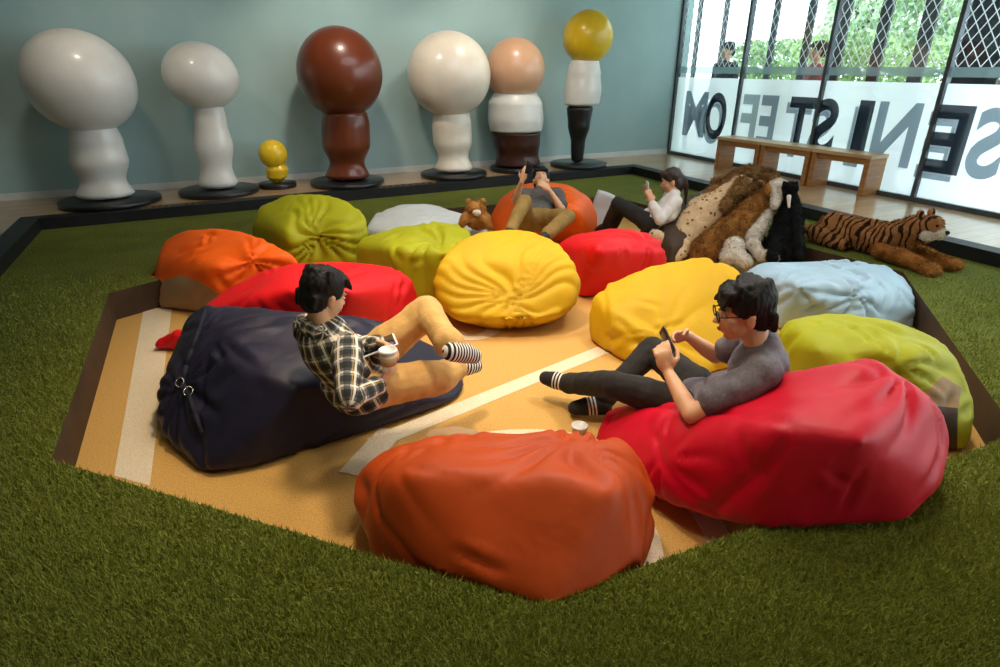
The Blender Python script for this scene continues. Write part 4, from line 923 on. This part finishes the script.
# ------------------------------------------------------------------ plain display sculptures on black discs along the wall
def gloss(name, c): return mat(name, c, None, .32, 3, .02, 20, spec=.5, coat=.25)
G_white, G_brown, G_yel, G_blk, G_peach, G_cream = gloss('white lacquer', 'e6e6e2'), gloss('brown lacquer', '6b3018'), gloss('yellow lacquer', 'e8c21e'), gloss('black lacquer', '17171a'), gloss('peach lacquer', 'dcae8c'), gloss('cream lacquer', 'e8dfd0')
M_disc = mat('black display disc', '16181c', '101216', .35, 5, coat=.2)
def sculpture(label, bx, by, rdisc, segs, top):
    """segs: (material, y_top, y_bottom, [widths top..bottom], x_top, x_bottom), top: (cx, cy, rx, ry, material, tilt) in photograph units at the statue's distance"""
    b = at(bx, by, PLAT); r0 = ray(bx, by); t = b.y/r0.y; k = t/FPX
    e = empty('display_sculpture', b); tag(e, label, 'sculpture', 'plain sculptures on black discs along the wall')
    bm = bmesh.new(); R = rdisc*k; add_lathe(bm, [(0, 0), (R*.97, 0), (R, .012), (R, .045), (R*.975, .056), (0, .056)], M=Matrix.Translation(b), seg=56)
    add_part(e, 'base_disc', mesh_of(bm), M_disc)
    def zat(px, py): r = ray(px, py); return EYE+r.z*(b.y/r.y)
    def xat(px, py): r = ray(px, py); return r.x*(b.y/r.y)
    for (m, y0, y1, ws, x0, x1) in segs:
        z1, z0 = zat(x0, y0), zat(x1, y1) if y1 < by-6 else b.z+.05
        bm = bmesh.new(); n = 30; rings = []
        for i in range(n+1):
            u = i/n; f = u*(len(ws)-1); j = min(int(f), len(ws)-2); g = f-j; g = g*g*(3-2*g); wd = ws[j]*(1-g)+ws[j+1]*g
            rr = wd*k/2; cap = 1.0
            for q in (u, 1-u):
                if q < .07: cap = min(cap, math.sqrt(max(.05, 1-((.07-q)/.07)**2)))
            X0, X1 = xat(x0, y0), xat(x1, max(y0, min(y1, by-2)))
            c = Vector((X0+(X1-X0)*u, b.y, z1+(z0-z1)*u)); rr *= cap
            rings.append([bm.verts.new(c+Vector((rr*math.cos(a), rr*.85*math.sin(a), 0))) for a in np.linspace(0, 2*math.pi, 40, False)])
        for A, B in zip(rings, rings[1:]):
            for i in range(40): bm.faces.new((A[i], A[(i+1) % 40], B[(i+1) % 40], B[i]))
        bm.faces.new(rings[0]); bm.faces.new(rings[-1][::-1]); bmesh.ops.recalc_face_normals(bm, faces=bm.faces)
        add_part(e, 'column', mesh_of(bm), m)
    cx_, cy_, rx, ry, m, ti = top
    bm = bmesh.new(); c = Vector((xat(cx_, cy_), b.y, zat(cx_, cy_))); a = math.radians(ti)
    add_ell(bm, c, (rx*k, rx*k*.92, ry*k*1.04), ((math.cos(a), 0, -math.sin(a)), (0, 1, 0), (math.sin(a), 0, math.cos(a))), 48)
    add_part(e, 'rounded_top', mesh_of(bm), m)
sculpture('plain white sculpture with the widest oval top, leftmost along the wall', 112, 203, 45, [(G_white, 122, 200, [38, 48, 52, 42, 56], 92, 107)], (80, 82, 47, 43, G_white, 14))
sculpture('slim white plain sculpture between the widest white one and the tiny yellow one', 220, 193, 37, [(G_white, 102, 190, [26, 30, 36, 30, 40], 208, 219)], (201, 76, 33, 28, G_white, 8))
sculpture('tiny yellow plain sculpture on a small black disc', 278, 187, 18, [(G_yel, 163, 183, [14, 22, 20, 8], 277, 277)], (273, 154, 13.5, 13, G_yel, 0))
sculpture('brown plain sculpture with a large round top', 348, 184, 36, [(G_brown, 108, 182, [40, 46, 46, 34, 46], 345, 348)], (340, 73, 39, 38, G_brown, 0))
sculpture('white plain sculpture with a round top, right of the brown one', 454, 176, 33, [(G_cream, 108, 172, [34, 38, 38, 30, 40], 451, 454)], (449, 75, 39, 36, G_cream, 0))
sculpture('peach, white and dark brown banded plain sculpture', 518, 170, 28, [(G_white, 90, 133, [40, 52, 54, 50], 515, 516), (mat('dark brown lacquer', '3a1810', None, .35, 4, coat=.2), 130, 166, [48, 46, 42, 46], 516, 518)], (515, 70, 28, 27, G_peach, 0))
sculpture('tall slim plain sculpture with a yellow top above white and black', 578, 166, 28, [(G_white, 58, 107, [26, 32, 36, 34], 585, 581), (G_blk, 104, 161, [26, 22, 14, 12], 580, 577)], (588, 37, 23, 22, G_yel, 0))
# ------------------------------------------------------------------ benches by the window
M_oak = mat('warm oak veneer', 'b9824a', 'a36f3c', .42, 5, .12, 30, coat=.2, stretch=(1, 1, 6)); M_oak2 = mat('pale oak top', 'd9b98e', 'caa878', .4, 5, .1, 30, coat=.2)
p0, p1 = at(713, 169, PLAT), at(863, 197, PLAT); bd = (p1-p0).normalized(); bL = (p1-p0).length/3
bn = Vector((-bd.y, bd.x, 0)); bn = bn if bn.x > 0 else -bn
Rb = Matrix((bd, bn, (0, 0, 1))).transposed()
for i, lab in enumerate(('nearest the teal wall', 'in the middle of the row', 'rightmost of the row')):
    a = p0+bd*(bL*i+.012); L = bL-.03; H = .44; D = .30
    e = empty('bench', a+bd*L/2+bn*D/2); tag(e, 'low oak bench with panel legs before the window, '+lab, 'bench', 'oak benches by the window')
    bm = bmesh.new(); add_box(bm, a+bd*L/2+bn*D/2+Vector((0, 0, H-.02)), (L+.02, D+.02, .04), Rb, .004); add_part(e, 'seat', mesh_of(bm, smooth=False), M_oak2)
    for s_ in (.03, L-.03):
        bm = bmesh.new(); add_box(bm, a+bd*s_+bn*D/2+Vector((0, 0, (H-.04)/2)), (.06, D, H-.04), Rb, .003); add_part(e, 'leg', mesh_of(bm, smooth=False), M_oak)
    bm = bmesh.new(); add_box(bm, a+bd*L/2+bn*D*.5+Vector((0, 0, H-.075)), (L-.12, D*.8, .07), Rb, .003); add_part(e, 'apron', mesh_of(bm, smooth=False), M_oak)
# ------------------------------------------------------------------ plush animals
def tufts(src, n, L, w_, seed, droop=.35, zmin=None):
    """little tapering blades standing on a surface"""
    v = getv(src); F = np.array([p.vertices[:3] for p in src.polygons]); A, B, C = v[F[:, 0]], v[F[:, 1]], v[F[:, 2]]
    nn = np.cross(B-A, C-A); ar = np.linalg.norm(nn, axis=1); nn /= ar[:, None]+1e-12
    r = np.random.RandomState(seed); i = r.choice(len(F), n, p=ar/ar.sum()); a, b = r.rand(n, 1), r.rand(n, 1); m = (a+b) > 1; a, b = np.where(m, 1-a, a), np.where(m, 1-b, b)
    P = A[i]+a*(B[i]-A[i])+b*(C[i]-A[i]); N = nn[i]+r.normal(size=(n, 3))*.35+np.array([0, 0, -droop])
    N /= np.linalg.norm(N, axis=1)[:, None]; W = np.cross(N, r.normal(size=(n, 3))); W /= np.linalg.norm(W, axis=1)[:, None]+1e-9
    l = L*r.uniform(.6, 1.3, (n, 1)); V = np.stack([P-W*w_-nn[i]*.002, P+W*w_-nn[i]*.002, P+N*l], 1).reshape(-1, 3)
    me = bpy.data.meshes.new('fur'); me.from_pydata(V.tolist(), [], np.arange(n*3).reshape(-1, 3).tolist()); return me
def plush(name, label, base, parts, group='plush animals beside the pit'):
    e = empty(name, base); tag(e, label, 'plush toy', group)
    for nm, prims, m, vox, fur in parts:
        bm = bmesh.new()
        for p in prims:
            if p[0] == 'c': add_cap(bm, p[1], p[2], p[3], p[4])
            else: add_ell(bm, p[1], p[2], p[3] if len(p) > 3 else None)
        me = remesh(bm, vox, 3, nm); roughen(me, vox*1.2, 14, 2)
        f = tufts(me, fur[0], fur[1], fur[2], 5) if fur else None
        o = add_part(e, nm, me, m)
        if f is not None:
            f.transform(Matrix.Translation(-e.location)); q = bpy.data.objects.new('fur', f); COL.objects.link(q); f.materials.append(m); q.parent = o; q['kind'] = 'stuff'
    return e
def fur_stripes(name, base, dark, belly, dirn, scale, width=.42):
    m, N, L, P = nt(name); P.inputs['Roughness'].default_value = .9; P.inputs['Specular IOR Level'].default_value = .2
    tc = N.new('ShaderNodeTexCoord'); nz = N.new('ShaderNodeTexNoise'); nz.inputs['Scale'].default_value = 5; L.new(tc.outputs['Object'], nz.inputs[0])
    dt = N.new('ShaderNodeVectorMath'); dt.operation = 'DOT_PRODUCT'; L.new(tc.outputs['Object'], dt.inputs[0]); dt.inputs[1].default_value = tuple(dirn)
    a = N.new('ShaderNodeMath'); a.operation = 'MULTIPLY_ADD'; a.inputs[1].default_value = .22; L.new(nz.outputs[0], a.inputs[0]); L.new(dt.outputs['Value'], a.inputs[2])
    b = N.new('ShaderNodeMath'); b.operation = 'MULTIPLY'; b.inputs[1].default_value = scale; L.new(a.outputs[0], b.inputs[0])
    f = N.new('ShaderNodeMath'); f.operation = 'FRACT'; L.new(b.outputs[0], f.inputs[0])
    g = N.new('ShaderNodeMath'); g.operation = 'LESS_THAN'; g.inputs[1].default_value = width; L.new(f.outputs[0], g.inputs[0])
    mx = N.new('ShaderNodeMix'); mx.data_type = 'RGBA'; mx.inputs[6].default_value = lin(base); mx.inputs[7].default_value = lin(dark); L.new(g.outputs[0], mx.inputs[0]); L.new(mx.outputs[2], P.inputs['Base Color']); return m
def fur_spots(name, base, dark, scale, thr):
    m, N, L, P = nt(name); P.inputs['Roughness'].default_value = .95; P.inputs['Specular IOR Level'].default_value = .15
    tc = N.new('ShaderNodeTexCoord'); vo = N.new('ShaderNodeTexVoronoi'); vo.inputs['Scale'].default_value = scale; L.new(tc.outputs['Object'], vo.inputs['Vector'])
    g = N.new('ShaderNodeMath'); g.operation = 'LESS_THAN'; g.inputs[1].default_value = thr; L.new(vo.outputs['Distance'], g.inputs[0])
    mx = N.new('ShaderNodeMix'); mx.data_type = 'RGBA'; mx.inputs[6].default_value = lin(base); mx.inputs[7].default_value = lin(dark); L.new(g.outputs[0], mx.inputs[0]); L.new(mx.outputs[2], P.inputs['Base Color']); return m
fur_brown = mat('brown plush fur', 'a8743a', '7c5226', .95, 10, .5, 60, spec=.15); fur_white = mat('white plush fur', 'e6ddcf', 'd4c8b6', .95, 10, .5, 60, spec=.15)
fur_black = mat('black plush fur', '141414', '0c0c0d', .85, 10, .5, 60, spec=.2); fur_mane = mat('tan and dark brown plush fur', 'a88150', '5c4024', .95, 7, .5, 50, spec=.15)
fur_spot = fur_spots('pale spotted plush fur', 'e0c49a', '8a5f3a', 19, .24); D_ = dep
G0 = lambda p, z=PITZ: Vector((p.x, p.y, z))
plush('spotted_plush_animal', 'pale spotted plush animal leaning up on the dark brown beanbag', G0(D_(690, 250, 5.4)), [
    ('body', [('c', D_(680, 244, 5.42), D_(706, 216, 5.44), .13, .19), ('c', D_(706, 216, 5.44), D_(738, 192, 5.5), .19, .15), ('c', D_(676, 246, 5.35), D_(655, 236, 5.35), .07, .05), ('c', D_(735, 188, 5.5), D_(754, 182, 5.52), .11, .1), ('c', D_(684, 246, 5.3), D_(676, 256, 5.25), .07, .06)], fur_spot, .014, (9000, .016, .003)),
    ('ear', [('e', D_(748, 176, 5.52), (.03, .02, .045))], fur_spot, .01, None), ('ear', [('e', D_(760, 176, 5.52), (.03, .02, .045))], fur_spot, .01, None)])
plush('shaggy_plush_animal', 'shaggy tan and brown plush animal draped highest over the plush pile', G0(D_(745, 190, 5.5)), [
    ('body', [('c', D_(724, 184, 5.5), D_(748, 175, 5.5), .06, .09), ('c', D_(748, 175, 5.5), D_(770, 179, 5.46), .09, .08), ('c', D_(724, 184, 5.45), D_(708, 194, 5.4), .045, .03), ('c', D_(742, 184, 5.35), D_(724, 207, 5.2), .055, .04), ('c', D_(724, 180, 5.5), D_(714, 181, 5.5), .04, .025), ('c', D_(758, 184, 5.4), D_(748, 192, 5.3), .05, .04)], fur_mane, .014, (11000, .03, .003)),
    ('ear', [('e', D_(760, 183, 5.3), (.03, .02, .03))], fur_mane, .01, None)])
plush('brown_plush_dog', 'brown plush dog with white belly and paws in front of the plush pile', G0(D_(735, 258, 5.25)), [
    ('body', [('c', D_(704, 252, 5.25), D_(734, 230, 5.25), .13, .15), ('c', D_(734, 230, 5.25), D_(760, 206, 5.25), .15, .12), ('c', D_(760, 206, 5.25), D_(771, 194, 5.25), .115, .09)], fur_brown, .014, (14000, .02, .003)),
    ('belly', [('c', D_(752, 236, 5.16), D_(766, 214, 5.18), .08, .06)], fur_white, .012, (3000, .018, .003)),
    ('hind_leg', [('c', D_(733, 248, 5.14), D_(728, 257, 5.08), .10, .06), ('c', D_(735, 252, 5.1), D_(746, 262, 5.02), .06, .05)], fur_white, .012, (3000, .018, .003)),
    ('front_leg', [('c', D_(752, 244, 5.1), D_(762, 256, 5.04), .05, .04), ('c', D_(762, 256, 5.04), D_(774, 256, 5.0), .045, .045)], fur_white, .012, (2000, .016, .003)),
    ('head', [('e', D_(777, 189, 5.2), (.085, .09, .085)), ('c', D_(778, 193, 5.12), D_(774, 206, 5.05), .05, .03)], fur_white, .011, (3000, .016, .003)),
    ('ear', [('e', D_(768, 189, 5.08), (.028, .03, .055))], fur_brown, .01, None), ('nose', [('e', D_(784, 193, 5.02), (.018, .018, .014))], fur_black, .006, None)])
plush('black_plush_dog', 'black plush dog with a white chest sitting right of the brown one', G0(D_(790, 262, 5.0)), [
    ('body', [('c', D_(782, 254, 5.12), D_(788, 220, 5.1), .155, .11), ('c', D_(790, 218, 5.1), D_(791, 202, 5.1), .11, .07), ('c', D_(777, 240, 5.05), D_(772, 258, 4.98), .06, .05)], fur_black, .013, (9000, .016, .003)),
    ('head', [('e', D_(790, 189, 5.06), (.062, .07, .058)), ('c', D_(790, 192, 5.05), D_(790, 206, 5.08), .05, .06)], fur_black, .011, (3000, .014, .003)),
    ('chest_stripe', [('c', D_(789, 197, 4.975), D_(789, 207, 4.98), .018, .014)], fur_white, .008, None),
    ('front_leg', [('c', D_(797, 222, 5.0), D_(799, 256, 4.96), .05, .045)], fur_black, .01, (1500, .012, .003)),
    ('ear', [('e', D_(784, 185, 5.03), (.02, .02, .035))], fur_black, .01, None), ('ear', [('e', D_(796, 185, 5.03), (.02, .02, .035))], fur_black, .01, None)])
# tiger lying on the turf
Z = Vector((0, 0, 1)); tb = [at(826, 243, 0), at(856, 251, 0), at(887, 259, 0)]; td = (tb[2]-tb[0]).normalized(); tn = Vector((-td.y, td.x, 0))
fur_tiger = fur_stripes('striped tiger plush fur', 'a87444', '33200f', 'e0c8a0', td, 17, .34); fur_leg = mat('golden tan plush fur', 'b5793c', '8e5c2c', .95, 9, .5, 60, spec=.15)
H1 = tb[2]+td*.17; pw = at(955, 268, .045)
plush('tiger_plush', 'striped tiger plush lying stretched out on the turf with its head up', tb[1], [
    ('body', [('c', tb[0]+Z*.13+tn*.05, tb[1]+Z*.135+tn*.05, .13, .125), ('c', tb[1]+Z*.135+tn*.05, tb[2]+Z*.15+tn*.03, .125, .14), ('c', tb[2]+Z*.17, H1+Z*.29+tn*.02, .13, .10), ('c', H1+Z*.27, H1+Z*.31+td*.07, .1, .095),
              ('c', tb[0]+Z*.08-td*.05-tn*.06, tb[0]+Z*.06+td*.22-tn*.12, .085, .05), ('c', tb[0]+Z*.08-td*.12, tb[0]+Z*.05-td*.34+tn*.04, .045, .03)], fur_tiger, .013, (15000, .016, .003)),
    ('front_leg', [('c', tb[2]+Z*.09-tn*.09, tb[2]+Z*.055-tn*.13+td*.36, .07, .05), ('e', tb[2]+Z*.05-tn*.13+td*.41, (.07, .055, .048))], fur_leg, .012, (4000, .014, .003)),
    ('front_leg', [('c', tb[2]+Z*.09+tn*.13, tb[2]+Z*.055+tn*.12+td*.36, .07, .05), ('e', tb[2]+Z*.05+tn*.12+td*.42, (.07, .055, .048))], fur_leg, .012, (4000, .014, .003)),
    ('muzzle', [('e', H1+Z*.285+td*.145-tn*.0, (.055, .05, .04)), ('e', H1+Z*.27+td*.10-tn*.045, (.06, .045, .05))], fur_white, .01, (1500, .012, .003)),
    ('nose', [('e', H1+Z*.30+td*.198, (.018, .02, .014))], fur_black, .006, None),
    ('eye', [('e', H1+Z*.345+td*.145-tn*.05, (.014, .014, .014))], fur_black, .006, None),
    ('ear', [('e', H1+Z*.405+td*.02-tn*.07, (.022, .03, .035))], fur_tiger, .009, None), ('ear', [('e', H1+Z*.405+td*.02+tn*.07, (.022, .03, .035))], fur_tiger, .009, None)])
# small toy on the white beanbag
q = dep(476, 217, 5.3); toyfur = mat('caramel plush fur', 'c08a4c', '9c6a34', .95, 12, .5, 60, spec=.15)
plush('small_plush_toy', 'small caramel plush toy slumped on the off white beanbag', q-Z*.1, [
    ('body', [('e', q-Z*.02+Vector((.02, 0, 0)), (.11, .1, .09)), ('e', q+Z*.07+Vector((-.0, -.01, 0)), (.085, .08, .075)), ('c', q+Vector((-.08, -.05, .02)), q+Vector((-.12, -.1, -.04)), .04, .035), ('c', q+Vector((.08, -.05, .0)), q+Vector((.12, -.1, -.06)), .04, .035)], toyfur, .01, (3000, .014, .003)),
    ('muzzle', [('e', q+Z*.055+Vector((.01, -.085, 0)), (.04, .03, .03))], fur_white, .008, None),
    ('ear', [('e', q+Z*.14+Vector((-.065, 0, 0)), (.03, .018, .03))], toyfur, .008, None), ('ear', [('e', q+Z*.14+Vector((.065, 0, 0)), (.03, .018, .03))], toyfur, .008, None)], None)
# white cushion propped behind the orange beanbag
bm = bmesh.new(); cq = at(600, 210, .0); add_box(bm, cq, (.2, .07, .40), Matrix.Rotation(.3, 3, 'Y') @ Matrix.Rotation(-.35, 3, 'Z'), .03)
me = remesh(bm, .012, 8); roughen(me, .012, 7, 2); e = empty('white_cushion', G0(cq)); tag(e, 'white cushion propped against the right side of the back orange beanbag', 'cushion'); add_part(e, 'cushion_cover', me, C_white)
bm = bmesh.new(); add_tube(bm, [cq+Matrix.Rotation(.3, 3, 'Y') @ (Matrix.Rotation(-.35, 3, 'Z') @ Vector((x*.09, -.0, z*.19))) for x, z in ((-1, -1), (1, -1), (1, 1), (-1, 1), (-1, -1))], .008); add_part(e, 'piping', mesh_of(bm), C_white)
# ------------------------------------------------------------------ turf blades, nearest the camera
r = np.random.RandomState(11); n = 230000
px = r.uniform(-30, 1030, n); py = 275+400*r.rand(n)**.8
a = (px-500)/FPX; b = (333.5-py)/FPX; ry = CT+b*ST; rz = -ST+b*CT; t = -EYE/rz; X = a*t; Y = ry*t
k = ~in_pit(X, Y, .0); X, Y = X[k], Y[k]; n = len(X)
L = .012+.010*r.rand(n); th = r.rand(n)*6.283; W = .0016+.0010*Y*.5; dx, dy = np.cos(th)*W, np.sin(th)*W; lx, ly = r.normal(size=n)*.007, r.normal(size=n)*.007
Vv = np.stack([np.stack([X-dx, Y-dy, 0*X], 1), np.stack([X+dx, Y+dy, 0*X], 1), np.stack([X+lx, Y+ly, L], 1)], 1).reshape(-1, 3)
me = bpy.data.meshes.new('turf_pile'); me.vertices.add(n*3); me.vertices.foreach_set('co', Vv.ravel()); me.loops.add(n*3); me.loops.foreach_set('vertex_index', np.arange(n*3, dtype=np.int32)); me.polygons.add(n); me.polygons.foreach_set('loop_start', np.arange(0, n*3, 3, dtype=np.int32)); me.update(calc_edges=True)
o = link('turf_pile', me, mat('turf fibre', '98a046', '70782a', .75, 260, spec=.2)); tag(o, 'short green artificial turf pile around the sunken pit', 'turf', kind='stuff')
